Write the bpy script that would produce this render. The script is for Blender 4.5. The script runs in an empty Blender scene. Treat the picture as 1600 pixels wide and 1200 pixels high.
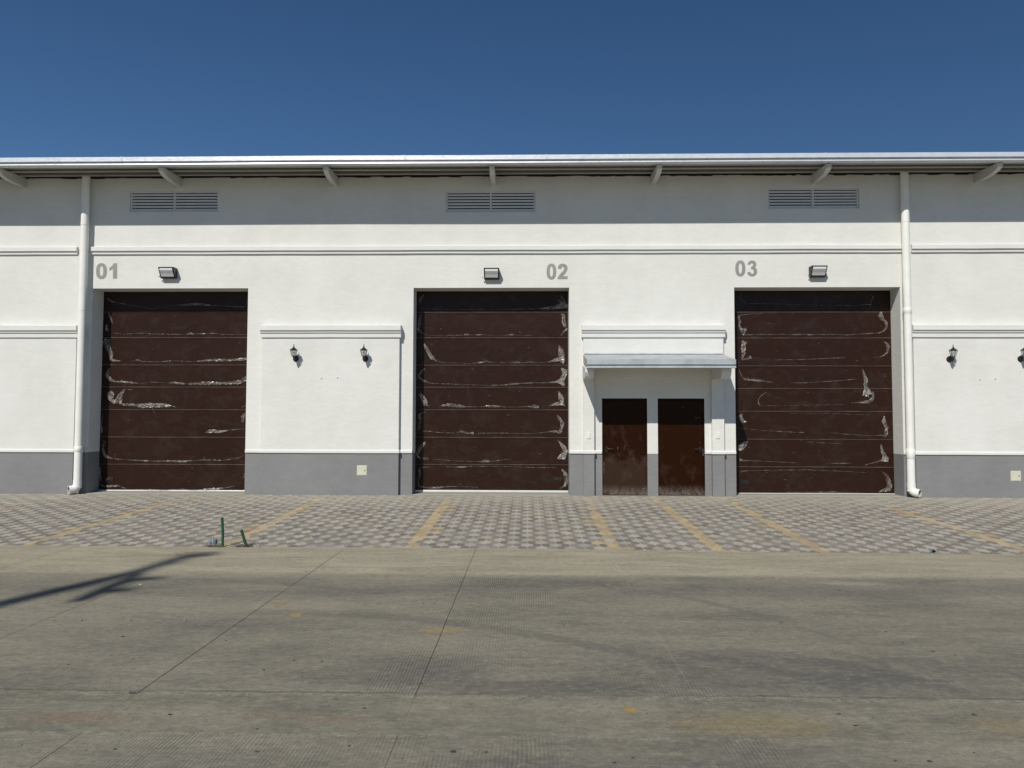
import bpy, bmesh, math, random
import numpy as np
from mathutils import Vector, Matrix

random.seed(7)
sc = bpy.context.scene
R_ = math.radians

# ------------------------------------------------------------------ camera
F, D, HC = 1202.0, 16.7, 1.61
YAW, ROLL, HOR = math.atan(.022), .002, 657.0
PITCH = math.atan((HOR - 600) / F)
fwd = Vector((-math.sin(YAW)*math.cos(PITCH), math.cos(YAW)*math.cos(PITCH), math.sin(PITCH)))
rgt = Vector((math.cos(YAW), math.sin(YAW), 0))
upv = rgt.cross(fwd)
cr, sr = math.cos(ROLL), math.sin(ROLL)
R2 = rgt*cr + upv*sr
U2 = upv*cr - rgt*sr
CAM = Vector((0, -D, HC))
cd = bpy.data.cameras.new('camera')
cam = bpy.data.objects.new('camera', cd)
sc.collection.objects.link(cam)
cam.matrix_world = Matrix(((R2.x, U2.x, -fwd.x, CAM.x), (R2.y, U2.y, -fwd.y, CAM.y), (R2.z, U2.z, -fwd.z, CAM.z), (0, 0, 0, 1)))
cd.sensor_fit = 'HORIZONTAL'; cd.sensor_width = 36.0; cd.lens = F/1600*36
cd.clip_start = .05; cd.clip_end = 5000
sc.camera = cam

# ------------------------------------------------------------------ light
TAN_AZ, DROP = .41, 1.05
AZ = math.atan(TAN_AZ)
EL = math.atan(DROP*math.cos(AZ))
to_sun = Vector((-math.sin(AZ)*math.cos(EL), -math.cos(AZ)*math.cos(EL), math.sin(EL)))
w = bpy.data.worlds.new('World'); sc.world = w; w.use_nodes = True
wn = w.node_tree; wn.nodes.clear()
sky = wn.nodes.new('ShaderNodeTexSky'); sky.sky_type = 'NISHITA'; sky.sun_disc = False
sky.sun_elevation = EL; sky.sun_rotation = math.pi - AZ
sky.altitude = 3200; sky.air_density = 1.25; sky.dust_density = .25; sky.ozone_density = 2.6
bg = wn.nodes.new('ShaderNodeBackground'); bg.inputs[1].default_value = .06
wo = wn.nodes.new('ShaderNodeOutputWorld')
hs = wn.nodes.new('ShaderNodeHueSaturation'); hs.inputs['Hue'].default_value = .5015; hs.inputs['Saturation'].default_value = 1.19; hs.inputs['Value'].default_value = 1.10
wn.links.new(sky.outputs[0], hs.inputs['Color']); wn.links.new(hs.outputs[0], bg.inputs[0]); wn.links.new(bg.outputs[0], wo.inputs[0])
sl = bpy.data.lights.new('sun', 'SUN'); sl.energy = 4.15; sl.angle = R_(.53); sl.color = (1, .952, .865)
so = bpy.data.objects.new('sun', sl); sc.collection.objects.link(so)
so.rotation_euler = (-to_sun).to_track_quat('-Z', 'Y').to_euler()
so.location = (-8, -25, 30)
sc.view_settings.view_transform = 'Standard'; sc.view_settings.look = 'None'
sc.view_settings.exposure = 0; sc.view_settings.gamma = 1

# real positions: where the camera's ray meets a plane of the place
def ray(px, py): return R2*((px-800)/F) + U2*((600-py)/F) + fwd
def PY(px, py, Y=0.0):
    d = ray(px, py); p = CAM + d*((Y-CAM.y)/d.y); return p
def PZ(px, py, z):
    d = ray(px, py); return CAM + d*((z-CAM.z)/d.z)
def X_(px, py=600, Y=0.0): return PY(px, py, Y).x
def Z_(py, px=800, Y=0.0): return PY(px, py, Y).z

# ------------------------------------------------------------------ materials
class NT:
    def __init__(s, name):
        s.m = bpy.data.materials.new(name); s.m.use_nodes = True
        s.t = s.m.node_tree; s.t.nodes.clear()
        s.out = s.t.nodes.new('ShaderNodeOutputMaterial')
        s.tc = None
    def n(s, t): return s.t.nodes.new(t)
    def l(s, a, b): s.t.links.new(a, b)
    def put(s, sock, v):
        if isinstance(v, bpy.types.NodeSocket): s.l(v, sock)
        elif v is not None: sock.default_value = v
    def co(s, scale=(1, 1, 1), loc=(0, 0, 0), rot=(0, 0, 0)):
        if s.tc is None: s.tc = s.n('ShaderNodeTexCoord')
        m = s.n('ShaderNodeMapping'); s.l(s.tc.outputs['Object'], m.inputs[0])
        m.inputs['Scale'].default_value = scale; m.inputs['Location'].default_value = loc; m.inputs['Rotation'].default_value = rot
        return m.outputs[0]
    def noise(s, vec, scale=5, detail=4, rough=.55, dist=0):
        n = s.n('ShaderNodeTexNoise'); s.put(n.inputs['Vector'], vec)
        n.inputs['Scale'].default_value = scale; n.inputs['Detail'].default_value = detail
        n.inputs['Roughness'].default_value = rough; n.inputs['Distortion'].default_value = dist
        return n.outputs['Fac']
    def vor(s, vec, scale=5, feat='F1', out='Distance', rand=1):
        n = s.n('ShaderNodeTexVoronoi'); n.feature = feat; s.put(n.inputs['Vector'], vec)
        n.inputs['Scale'].default_value = scale; n.inputs['Randomness'].default_value = rand
        return n.outputs[out]
    def ma(s, op, a, b=None, c=None, clamp=False):
        n = s.n('ShaderNodeMath'); n.operation = op; n.use_clamp = clamp
        s.put(n.inputs[0], a)
        if b is not None: s.put(n.inputs[1], b)
        if c is not None: s.put(n.inputs[2], c)
        return n.outputs[0]
    def ramp(s, v, a, b, lo=0., hi=1.):
        n = s.n('ShaderNodeMapRange'); n.interpolation_type = 'SMOOTHSTEP'
        s.put(n.inputs[0], v); n.inputs[1].default_value = a; n.inputs[2].default_value = b
        n.inputs[3].default_value = lo; n.inputs[4].default_value = hi
        return n.outputs[0]
    def mix(s, f, a, b, mode='MIX'):
        n = s.n('ShaderNodeMix'); n.data_type = 'RGBA'; n.blend_type = mode
        s.put(n.inputs[0], f)
        for k, v in ((6, a), (7, b)):
            if isinstance(v, tuple) and len(v) == 3: v = v + (1,)
            s.put(n.inputs[k], v)
        return n.outputs[2]
    def sep(s, v):
        n = s.n('ShaderNodeSeparateXYZ'); s.l(v, n.inputs[0]); return n.outputs
    def bump(s, h, strength=.3, dist=.01, prev=None):
        n = s.n('ShaderNodeBump'); s.put(n.inputs['Height'], h)
        n.inputs['Strength'].default_value = strength; n.inputs['Distance'].default_value = dist
        if prev is not None: s.l(prev, n.inputs['Normal'])
        return n.outputs[0]
    def bsdf(s, col, rough=.6, metal=0, normal=None, spec=None, coat=None, alpha=None, trans=None, ior=None, finish=True):
        b = s.n('ShaderNodeBsdfPrincipled')
        if isinstance(col, tuple) and len(col) == 3: col = col + (1,)
        s.put(b.inputs['Base Color'], col); s.put(b.inputs['Roughness'], rough); s.put(b.inputs['Metallic'], metal)
        if normal is not None: s.l(normal, b.inputs['Normal'])
        if spec is not None: s.put(b.inputs['Specular IOR Level'], spec)
        if coat is not None: s.put(b.inputs['Coat Weight'], coat)
        if alpha is not None: s.put(b.inputs['Alpha'], alpha)
        if trans is not None: s.put(b.inputs['Transmission Weight'], trans)
        if ior is not None: b.inputs['IOR'].default_value = ior
        if finish: s.l(b.outputs[0], s.out.inputs[0])
        return b.outputs[0]

def stucco(name, base, var=.05, bump=.55, seedloc=0):
    M = NT(name)
    v = M.co(loc=(seedloc, 0, 0))
    big = M.noise(v, .9, 4, .6)
    mid = M.noise(M.co(scale=(1, 1, 2.6), loc=(3+seedloc, 0, 1)), 4.0, 5, .65, .6)
    fine = M.noise(v, 70, 3, .6)
    streak = M.noise(M.co(scale=(2.2, 2.2, .5)), 1.3, 5, .65, .6)
    k = M.ma('ADD', M.ramp(big, .25, .75, -var, var), M.ramp(mid, .3, .7, -var*.5, var*.5))
    k = M.ma('ADD', k, M.ramp(streak, .35, .8, var*.12, -var*.45))
    dark = tuple(c*(1-.5) for c in base); light = tuple(min(1, c*1.5) for c in base)
    f = M.ma('ADD', .5, k, clamp=True)
    col = M.mix(f, dark, light)
    # a few small yellowed spots and scuffs
    sp = M.noise(M.co(loc=(9, 4, 2)), 2.3, 6, .7)
    col = M.mix(M.ramp(sp, .66, .8, 0, .25), col, tuple(c*q for c, q in zip(base, (.9, .84, .7))))
    trow = M.noise(M.co(scale=(1, 1, 1.5), loc=(0, 0, 7)), 5, 5, .7, 1.6)
    n = M.bump(M.ma('ADD', M.ma('MULTIPLY', mid, 1.0), M.ma('MULTIPLY', trow, .45)), bump, .012)
    n = M.bump(fine, .25, .002, n)
    M.bsdf(col, .82, normal=n, spec=.25)
    return M.m

def metal_paint(name, col, rough=.4, metal=0., var=.08, bumpk=.1, coat=None):
    M = NT(name)
    v = M.co()
    a = M.noise(v, 3.2, 5, .65)
    b = M.noise(M.co(scale=(1, 1, 5)), 12, 3, .6)
    c = M.mix(M.ramp(a, .3, .7), tuple(x*(1-var) for x in col), tuple(min(1, x*(1+var)) for x in col))
    r = M.ramp(b, .3, .7, rough*.8, rough*1.25)
    M.bsdf(c, r, metal, normal=M.bump(b, bumpk, .003), coat=coat)
    return M.m

MW = stucco('white_stucco', (.745, .75, .655), .045, .34)
MT = stucco('white_trim', (.775, .78, .69), .03, .3, 5)
MG = stucco('grey_plinth_paint', (.222, .222, .226), .07, .35, 2)
M_gut = metal_paint('gutter_metal', (.72, .75, .78), .33, .35, .04)
M_steel = metal_paint('cream_steel', (.36, .355, .325), .5, 0, .05)
M_sheet = metal_paint('roof_sheet', (.34, .335, .30), .55, 0, .05)
M_rafter = metal_paint('rafter_paint', (.52, .52, .49), .45, 0, .05)
M_pvc = metal_paint('white_pvc', (.80, .80, .76), .38, 0, .035)
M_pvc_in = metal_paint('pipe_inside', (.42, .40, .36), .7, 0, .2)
M_vent = metal_paint('vent_paint', (.60, .62, .64), .5, 0, .04)
M_black = metal_paint('black_metal', (.012, .012, .013), .42, 0, .2)
M_void = metal_paint('dark_interior', (.006, .006, .007), .9)
M_rubber = metal_paint('black_rubber', (.012, .012, .013), .7)
M_alu = metal_paint('aluminium', (.78, .79, .80), .35, .3, .05)
M_joint_highlight = metal_paint('joint_highlight_tone', (.19, .14, .11), .5, 0, .4)  # pale tone stands in for sun caught on the section joints
M_num = metal_paint('grey_number_paint', (.27, .27, .255), .8, 0, .1)
M_zinc = metal_paint('zinc_sheet', (.40, .435, .45), .45, .2, .14)
M_hatch = metal_paint('cream_hatch', (.58, .575, .45), .5, 0, .05)
M_plate = metal_paint('white_plate', (.76, .75, .70), .45)
M_green = metal_paint('green_paint', (.010, .062, .028), .45, 0, .35)
M_blue = metal_paint('blue_scrap', (.10, .16, .21), .6, 0, .3)
M_debris = metal_paint('dark_debris', (.05, .045, .037), .9, 0, .5)
M_palestone = metal_paint('pale_stone', (.42, .40, .35), .8, 0, .2)
M_wood = metal_paint('pole_wood', (.2, .15, .1), .8, 0, .3)

def door_mat():
    M = NT('brown_gate_sheet')
    grain = M.noise(M.co(scale=(1.2, 1, 26)), 3.4, 6, .7, .4)
    big = M.noise(M.co(scale=(.8, 1, .8)), 1.1, 4, .6)
    dust = M.noise(M.co(scale=(.9, 1, 1.3), loc=(4, 0, 4)), 3.1, 6, .7, .8)
    c = M.mix(M.ramp(grain, .3, .7), (.0190, .0070, .0042), (.029, .0118, .0078))
    c = M.mix(M.ramp(big, .35, .65, 0, .6), c, (.024, .0078, .0036))
    c = M.mix(M.ramp(dust, .46, .72, 0, .22), c, (.062, .056, .047))
    scr = M.noise(M.co(scale=(3, 1, 40), loc=(1, 0, 3)), 3.0, 5, .8, 1.5)
    c = M.mix(M.ramp(scr, .64, .78, 0, .16), c, (.3, .27, .25))
    n = M.bump(grain, .25, .002)
    n = M.bump(M.noise(M.co(), 2.5, 3, .6), .25, .02, n)
    M.bsdf(c, M.ramp(big, .3, .7, .28, .42), normal=n, spec=.2)
    return M.m
M_brown = door_mat()

def entry_mat(name, amount, loc):
    M = NT(name)
    a = M.noise(M.co(scale=(1, 1, .8), loc=loc), 3.2, 8, .72, .25)
    b = M.noise(M.co(scale=(1.4, 1, .8), loc=loc), 9, 7, .75, .3)
    z = M.sep(M.co())[2]
    low = M.ramp(z, .1, 1.9, 1, 0)
    k = M.ma('ADD', M.ma('MULTIPLY', low, amount), M.ma('MULTIPLY', a, .9))
    k = M.ma('ADD', k, M.ma('MULTIPLY', b, .25))
    dustf = M.ma('ADD', M.ramp(k, .84, .98, 0, .28), M.ma('MULTIPLY', M.ramp(a, .5, .62, 0, .22), M.ramp(k, .6, .9)))
    bot = M.ma('MULTIPLY', M.ramp(z, .0, .26, .7, 0), M.ramp(b, .3, .62))
    c = M.mix(dustf, (.0185, .0055, .0014), (.080, .054, .040))
    c = M.mix(bot, c, (.2, .17, .15))
    M.bsdf(c, M.ramp(k, .6, 1.1, .3, .7), normal=M.bump(b, .2, .004), spec=.08)
    return M.m
M_door1 = entry_mat('dusty_brown_door', .55, (0, 0, 0))
M_door2 = entry_mat('brown_door', .12, (7, 0, 3))

def film_mat():
    M = NT('torn_clear_film')
    at = M.n('ShaderNodeVertexColor'); at.layer_name = 'strip'
    q = M.sep(at.outputs[0]); u, v_, w_ = q[0], q[1], q[2]
    cmb = M.n('ShaderNodeCombineXYZ'); M.l(M.ma('MULTIPLY', u, 3.5), cmb.inputs[0]); M.l(M.ma('MULTIPLY', v_, 22), cmb.inputs[1]); M.l(M.ma('MULTIPLY', w_, 30), cmb.inputs[2])
    st = M.noise(cmb.outputs[0], 1.0, 4, .7, .8)
    b = M.noise(M.co(loc=(3, 3, 3)), 60, 3, .7, 1)
    ed = M.ma('POWER', M.ma('ABSOLUTE', M.ma('SUBTRACT', M.ma('MULTIPLY', u, 2), 1)), 4)
    al = M.ma('ADD', M.ramp(st, .38, .62, .14, .72), M.ma('MULTIPLY', ed, .28))
    al = M.ma('MULTIPLY', al, M.ramp(M.noise(M.co(), 5, 3, .6), .35, .6, .35, 1), clamp=True)
    s1 = M.bsdf((.36, .335, .31), .25, alpha=al, normal=M.bump(b, .3, .004), spec=.7, finish=False)
    M.l(s1, M.out.inputs[0])
    return M.m
M_film = film_mat()

def glass_mat(name, tint, alpha):
    M = NT(name)
    rib = M.ma('SINE', M.ma('MULTIPLY', M.sep(M.co())[0], 420))
    M.bsdf(tint, .12, alpha=alpha, normal=M.bump(rib, .2, .002), spec=.8)
    return M.m
M_lens = glass_mat('ribbed_lens', (.82, .83, .85), .8)
M_glass = glass_mat('lantern_glass', (.3, .31, .32), .3)
M_reflector = metal_paint('reflector', (.85, .86, .87), .4, .1)

def road_mat():
    M = NT('worn_concrete')
    xyz = M.sep(M.co()); x, y = xyz[0], xyz[1]
    wob = M.ma('MULTIPLY', M.ma('SUBTRACT', M.noise(M.co(scale=(.5, .5, .5)), 1.6, 4, .6), .5), .35)
    wobf = M.ma('MULTIPLY', M.ma('SUBTRACT', M.noise(M.co(), 9, 4, .7), .5), .10)
    big = M.noise(M.co(scale=(.28, 1, 1)), .9, 6, .62, .5)
    mid = M.noise(M.co(scale=(.5, 1.5, 1), loc=(5, 2, 0)), 2.4, 7, .68, .5)
    fine = M.noise(M.co(), 34, 5, .75)
    grit = M.noise(M.co(), 160, 3, .8)
    c = M.mix(M.ramp(big, .3, .7), (.182, .169, .134), (.292, .268, .205))
    c = M.mix(M.ramp(mid, .38, .72, 0, .6), c, (.31, .28, .205))
    c = M.mix(M.ramp(mid, .28, .5, .38, 0), c, (.112, .108, .098))
    # dark bands worn along the lane
    yy = M.ma('ADD', y, wob)
    def band(c0, hw, soft):
        return M.ramp(M.ma('ABSOLUTE', M.ma('SUBTRACT', yy, c0)), hw, hw+soft, 1, 0)
    patch = M.ramp(M.noise(M.co(scale=(.35, .9, 1), loc=(8, 1, 0)), 1.3, 5, .65), .34, .62)
    for c0, hw, soft, k in ((-8.35, .12, .5, .36), (-11.28, .1, .42, .42), (-9.9, .05, .3, .25), (-10.9, .1, .7, .35), (-12.75, .12, .35, .45)):
        c = M.mix(M.ma('MULTIPLY', M.ma('MULTIPLY', band(c0, hw, soft), patch), k), c, (.10, .099, .099))
    # tyre tracks, wide arcs
    def track(a0, a1, a2, w_, x0, x1, k):
        q = M.ma('ADD', M.ma('ADD', M.ma('MULTIPLY', M.ma('MULTIPLY', x, x), a2), M.ma('MULTIPLY', x, a1)), a0)
        d = M.ma('ABSOLUTE', M.ma('SUBTRACT', M.ma('ADD', y, M.ma('MULTIPLY', wobf, .4)), q))
        m = M.ma('MULTIPLY', M.ramp(d, w_*.35, w_*1.0, 1, 0), M.ma('MULTIPLY', M.ramp(x, x0-.6, x0+.5), M.ramp(x, x1-.5, x1+.8, 1, 0)))
        return M.ma('MULTIPLY', M.ma('MULTIPLY', m, M.ma('MULTIPLY', M.ramp(mid, .25, .55, .45, 1), M.ramp(fine, .35, .6, .4, 1))), k)
    for t in TRACKS:
        c = M.mix(track(*t), c, (.085, .084, .082))
    # smooth apron gutter next to the pavers and the valley gutter
    g1 = M.ramp(M.ma('ADD', M.ma('ADD', y, wobf), M.ma('MULTIPLY', wob, .45)), -7.80, -7.52)
    gcol = M.mix(M.ramp(M.noise(M.co(scale=(.45, 1.6, 1)), 2.0, 6, .7, .4), .3, .7), (.305, .272, .195), (.45, .405, .295))
    gcol = M.mix(M.ramp(fine, .3, .75, 0, .3), gcol, (.42, .385, .30))
    gcol = M.mix(M.ramp(M.noise(M.co(scale=(.5, 3, 1), loc=(6, 6, 0)), 2.6, 6, .75), .5, .72, 0, .45), gcol, (.17, .158, .125))
    c = M.mix(g1, c, gcol)
    g2 = M.ma('MULTIPLY', M.ramp(M.ma('ADD', y, wobf), -11.60, -11.56, 1, 0), M.ramp(M.ma('ADD', y, wobf), -12.25, -12.21))
    vcol = M.mix(M.ramp(M.noise(M.co(scale=(.4, 1, 1), loc=(2, 2, 2)), 2.2, 6, .7), .32, .68), (.165, .155, .12), (.285, .262, .195))
    c = M.mix(g2, c, vcol)
    edge = M.ma('MAXIMUM', M.ramp(M.ma('ABSOLUTE', M.ma('ADD', M.ma('ADD', y, wobf), 11.60)), .006, .05, 1, 0),
                M.ramp(M.ma('ABSOLUTE', M.ma('ADD', M.ma('ADD', y, wobf), 12.235)), .004, .03, 1, 0))
    c = M.mix(M.ma('MULTIPLY', edge, M.ma('MULTIPLY', M.ramp(fine, .44, .62, 0, .7), M.ramp(M.noise(M.co(scale=(1, .2, 1)), 3.1, 4, .7), .4, .62, .1, 1))), c, (.38, .35, .28))
    ed2 = M.ramp(M.ma('ABSOLUTE', M.ma('ADD', M.ma('ADD', y, wobf), 11.545)), .002, .022, 1, 0)
    c = M.mix(M.ma('MULTIPLY', ed2, M.ramp(mid, .4, .6, .1, .7)), c, (.06, .058, .052))
    # yellow dust patches and paint spots
    for (sx, sy, rx, ry, col, k) in SPOTS:
        dx = M.ma('DIVIDE', M.ma('SUBTRACT', x, sx), rx); dy = M.ma('DIVIDE', M.ma('SUBTRACT', y, sy), ry)
        r = M.ma('SQRT', M.ma('ADD', M.ma('MULTIPLY', dx, dx), M.ma('MULTIPLY', dy, dy)))
        r = M.ma('ADD', r, M.ma('MULTIPLY', M.ma('SUBTRACT', M.noise(M.co(loc=(sx, sy, 0)), 16 if rx < .7 else 5, 8, .85), .5), 2.6))
        c = M.mix(M.ma('MULTIPLY', M.ramp(r, .35, 1.05, 1, 0), k), c, col)
    # pits and crumbs
    pv = M.vor(M.co(scale=(1, 1.6, 1)), 7)
    pm = M.ma('MULTIPLY', M.ramp(pv, .05, .10, 1, 0), M.ramp(M.noise(M.co(loc=(1, 8, 0)), 2.2, 3, .6), .56, .62))
    c = M.mix(M.ma('MULTIPLY', pm, .65), c, (.045, .042, .038))
    c = M.mix(M.ramp(grit, .3, .62, .42, 0), c, (.05, .048, .042))
    c = M.mix(M.ramp(fine, .3, .52, .38, 0), c, (.07, .067, .058))
    c = M.mix(M.ramp(fine, .55, .75, 0, .38), c, (.36, .34, .28))
    med = M.noise(M.co(scale=(.8, 1.3, 1), loc=(7, 1, 0)), 15, 7, .82, .2)
    c = M.mix(M.ramp(med, .34, .5, .34, 0), c, (.085, .080, .068))
    c = M.mix(M.ramp(med, .5, .66, 0, .34), c, (.37, .345, .275))
    hair = M.noise(M.co(scale=(.45, 16, 1), loc=(1, 3, 0)), 6, 5, .8, .2)
    c = M.mix(M.ramp(hair, .54, .72, 0, .26), c, (.38, .355, .29))
    c = M.mix(M.ramp(hair, .28, .44, .28, 0), c, (.07, .067, .058))
    sc_ = M.noise(M.co(scale=(.7, 9, 1), loc=(2, 6, 0)), 3.5, 6, .75, .3)
    c = M.mix(M.ramp(sc_, .55, .75, 0, .30), c, (.34, .32, .26))
    c = M.mix(M.ramp(sc_, .28, .46, .30, 0), c, (.075, .072, .064))
    # saw cut joints
    jw = M.ma('MULTIPLY', M.ma('SUBTRACT', M.noise(M.co(), 3, 3, .6), .5), .012)
    jm = None
    for (jx, wd, ya, yb) in ((-2.578, .006, -11.7, -6), (-.74, .0045, -11.8, -5), (-2.575, .0035, -30, -11.7), (-.745, .002, -30, -11.8), (-6.40, .006, -30, -5), (-4.35, .005, -30, -8.2), (-8.1, .007, -30, -5), (-9.95, .007, -30, -5), (6.6, .006, -30, -5), (4.77, .003, -12, -8), (8.45, .006, -30, -5)):
        a = M.ramp(M.ma('ABSOLUTE', M.ma('SUBTRACT', M.ma('ADD', x, jw), jx)), wd*.6, wd*1.3, 1, 0)
        a = M.ma('MULTIPLY', a, M.ma('MULTIPLY', M.ma('GREATER_THAN', y, ya), M.ma('LESS_THAN', y, yb)))
        jm = a if jm is None else M.ma('MAXIMUM', jm, a)
    jm = M.ma('MULTIPLY', jm, M.ramp(g2, 0, 1, 1, .35))
    c = M.mix(M.ma('MULTIPLY', jm, .75), c, (.035, .032, .028))
    pale = M.ramp(M.ma('ABSOLUTE', M.ma('SUBTRACT', M.ma('ADD', x, jw), 1.095)), .005, .013, 1, 0)
    pale = M.ma('MULTIPLY', pale, M.ramp(M.noise(M.co(), 1.1, 3, .5), .45, .6, .15, .8))
    c = M.mix(M.ma('MULTIPLY', pale, M.ma('GREATER_THAN', y, -7.5)), c, (.40, .38, .32)); c = M.mix(M.ma('MULTIPLY', pale, .16), c, (.38, .36, .30))
    # tining: grooves across the lane
    tj = M.ma('MULTIPLY', M.noise(M.co(scale=(1, .3, 1)), 3.0, 2, .5), .05)
    tin = M.ma('SINE', M.ma('MULTIPLY', M.ma('ADD', x, tj), 2*math.pi/.0235))
    tmask = M.ramp(M.noise(M.co(scale=(.8, .5, 1), loc=(4, 4, 0)), 1.5, 5, .65), .46, .66, .05, .9)
    tmask = M.ma('MULTIPLY', tmask, M.ma('SUBTRACT', 1.0, M.ma('MAXIMUM', g1, g2)))
    tdark = M.ma('MULTIPLY', M.ramp(tin, .1, .9, 0, .35), tmask)
    c = M.mix(tdark, c, (.07, .068, .06))
    n = M.bump(M.ma('MULTIPLY', tin, tmask), .5, .003)
    n = M.bump(M.ma('ADD', M.ma('MULTIPLY', fine, .7), M.ma('MULTIPLY', grit, .5)), .6, .006, n)
    n = M.bump(M.ma('SUBTRACT', mid, M.ma('MULTIPLY', jm, .6)), .3, .02, n)
    M.bsdf(c, .88, normal=n, spec=.2)
    return M.m

ZR = -.19
def qfit(pts):
    P = [PZ(a, b, ZR) for a, b in pts]
    c = np.polyfit([p.x for p in P], [p.y for p in P], 2)
    return float(c[2]), float(c[1]), float(c[0]), min(p.x for p in P), max(p.x for p in P)
TRACKS = []
for pts, wd, k in (([(400, 957), (520, 958), (640, 966), (760, 985), (900, 1000), (1000, 1022), (1090, 1050)], .16, .5),
                   ([(960, 921), (1045, 930), (1125, 947), (1185, 958), (1260, 985)], .14, .4),
                   ([(1066, 1027), (1233, 1030), (1400, 1053), (1500, 1080), (1533, 1093)], .2, .5),
                   ([(1000, 1015), (1120, 1030), (1230, 1050), (1330, 1080)], .15, .4),
                   ([(960, 880), (1050, 876), (1130, 868)], .07, .35),
                   ([(160, 905), (300, 903), (440, 915), (560, 922)], .12, .3)):
    a0, a1, a2, x0, x1 = qfit(pts)
    TRACKS.append((a0, a1, a2, wd, x0, x1, k))
SPOTS = []
for px, py, rx, ry, col, k in ((1200, 1050, 1.5, .45, (.085, .083, .082), .42), (1400, 1075, .8, .3, (.085, .083, .082), .35), (640, 1045, .8, .4, (.09, .088, .085), .28), (850, 1075, 1.0, .25, (.08, .078, .070), .4), (850, 912, 1.3, .35, (.08, .079, .070), .35), (1250, 925, 1.8, .3, (.09, .088, .078), .3), (440, 942, .16, .12, (.33, .24, .11), .6), (462, 960, .08, .09, (.38, .27, .10), .8),
                               (690, 985, .28, .10, (.36, .26, .11), .8), (985, 1109, .05, .07, (.42, .27, .06), .85),
                               (1180, 1132, .62, .22, (.27, .22, .12), .8), (120, 1122, .45, .12, (.25, .19, .13), .8),
                               (420, 1117, .22, .07, (.25, .19, .13), .7), (520, 1122, .25, .09, (.25, .19, .13), .7),
                               (1580, 1135, .3, .18, (.28, .23, .14), .7), (308, 866, .42, .30, (.085, .085, .083), .75),
                               (1330, 912, .5, .12, (.40, .37, .29), .5)):
    p = PZ(px, py, ZR); SPOTS.append((p.x, p.y, rx, ry, col, k))
M_road = road_mat()

def paver_mat():
    M = NT('paver_concrete')
    a = M.n('ShaderNodeVertexColor'); a.layer_name = 'tint'
    fine = M.noise(M.co(), 60, 4, .75)
    blot = M.noise(M.co(scale=(.8, .8, 1)), 1.3, 5, .65, .4)
    dust = M.noise(M.co(scale=(.6, 1.2, 1), loc=(3, 3, 0)), 2.2, 6, .7)
    c = M.mix(M.ramp(fine, .3, .7, .25, 0), a.outputs[0], (.08, .075, .07))
    c = M.mix(M.ramp(blot, .52, .8, 0, .3), c, (.13, .12, .115))
    y = M.sep(M.co())[1]
    near = M.ramp(M.ma('ADD', y, M.ma('MULTIPLY', M.ma('SUBTRACT', dust, .5), 2.4)), -2.4, .2, 0, .6)
    c = M.mix(near, c, (.40, .375, .31))
    c = M.mix(M.ramp(dust, .5, .75, 0, .3), c, (.38, .355, .30))
    M.bsdf(c, .9, normal=M.bump(fine, .5, .004), spec=.2)
    return M.m
M_paver = paver_mat()
def soil_mat(name, c0, c1):
    M = NT(name)
    a = M.noise(M.co(), 3, 6, .7)
    b = M.noise(M.co(), 40, 4, .7)
    c = M.mix(M.ramp(a, .3, .7), c0, c1)
    M.bsdf(c, .95, normal=M.bump(b, .6, .01))
    return M.m
M_joint = soil_mat('joint_sand', (.09, .083, .075), (.15, .138, .12))
M_soil = soil_mat('dusty_soil', (.18, .15, .11), (.26, .22, .16))

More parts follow.
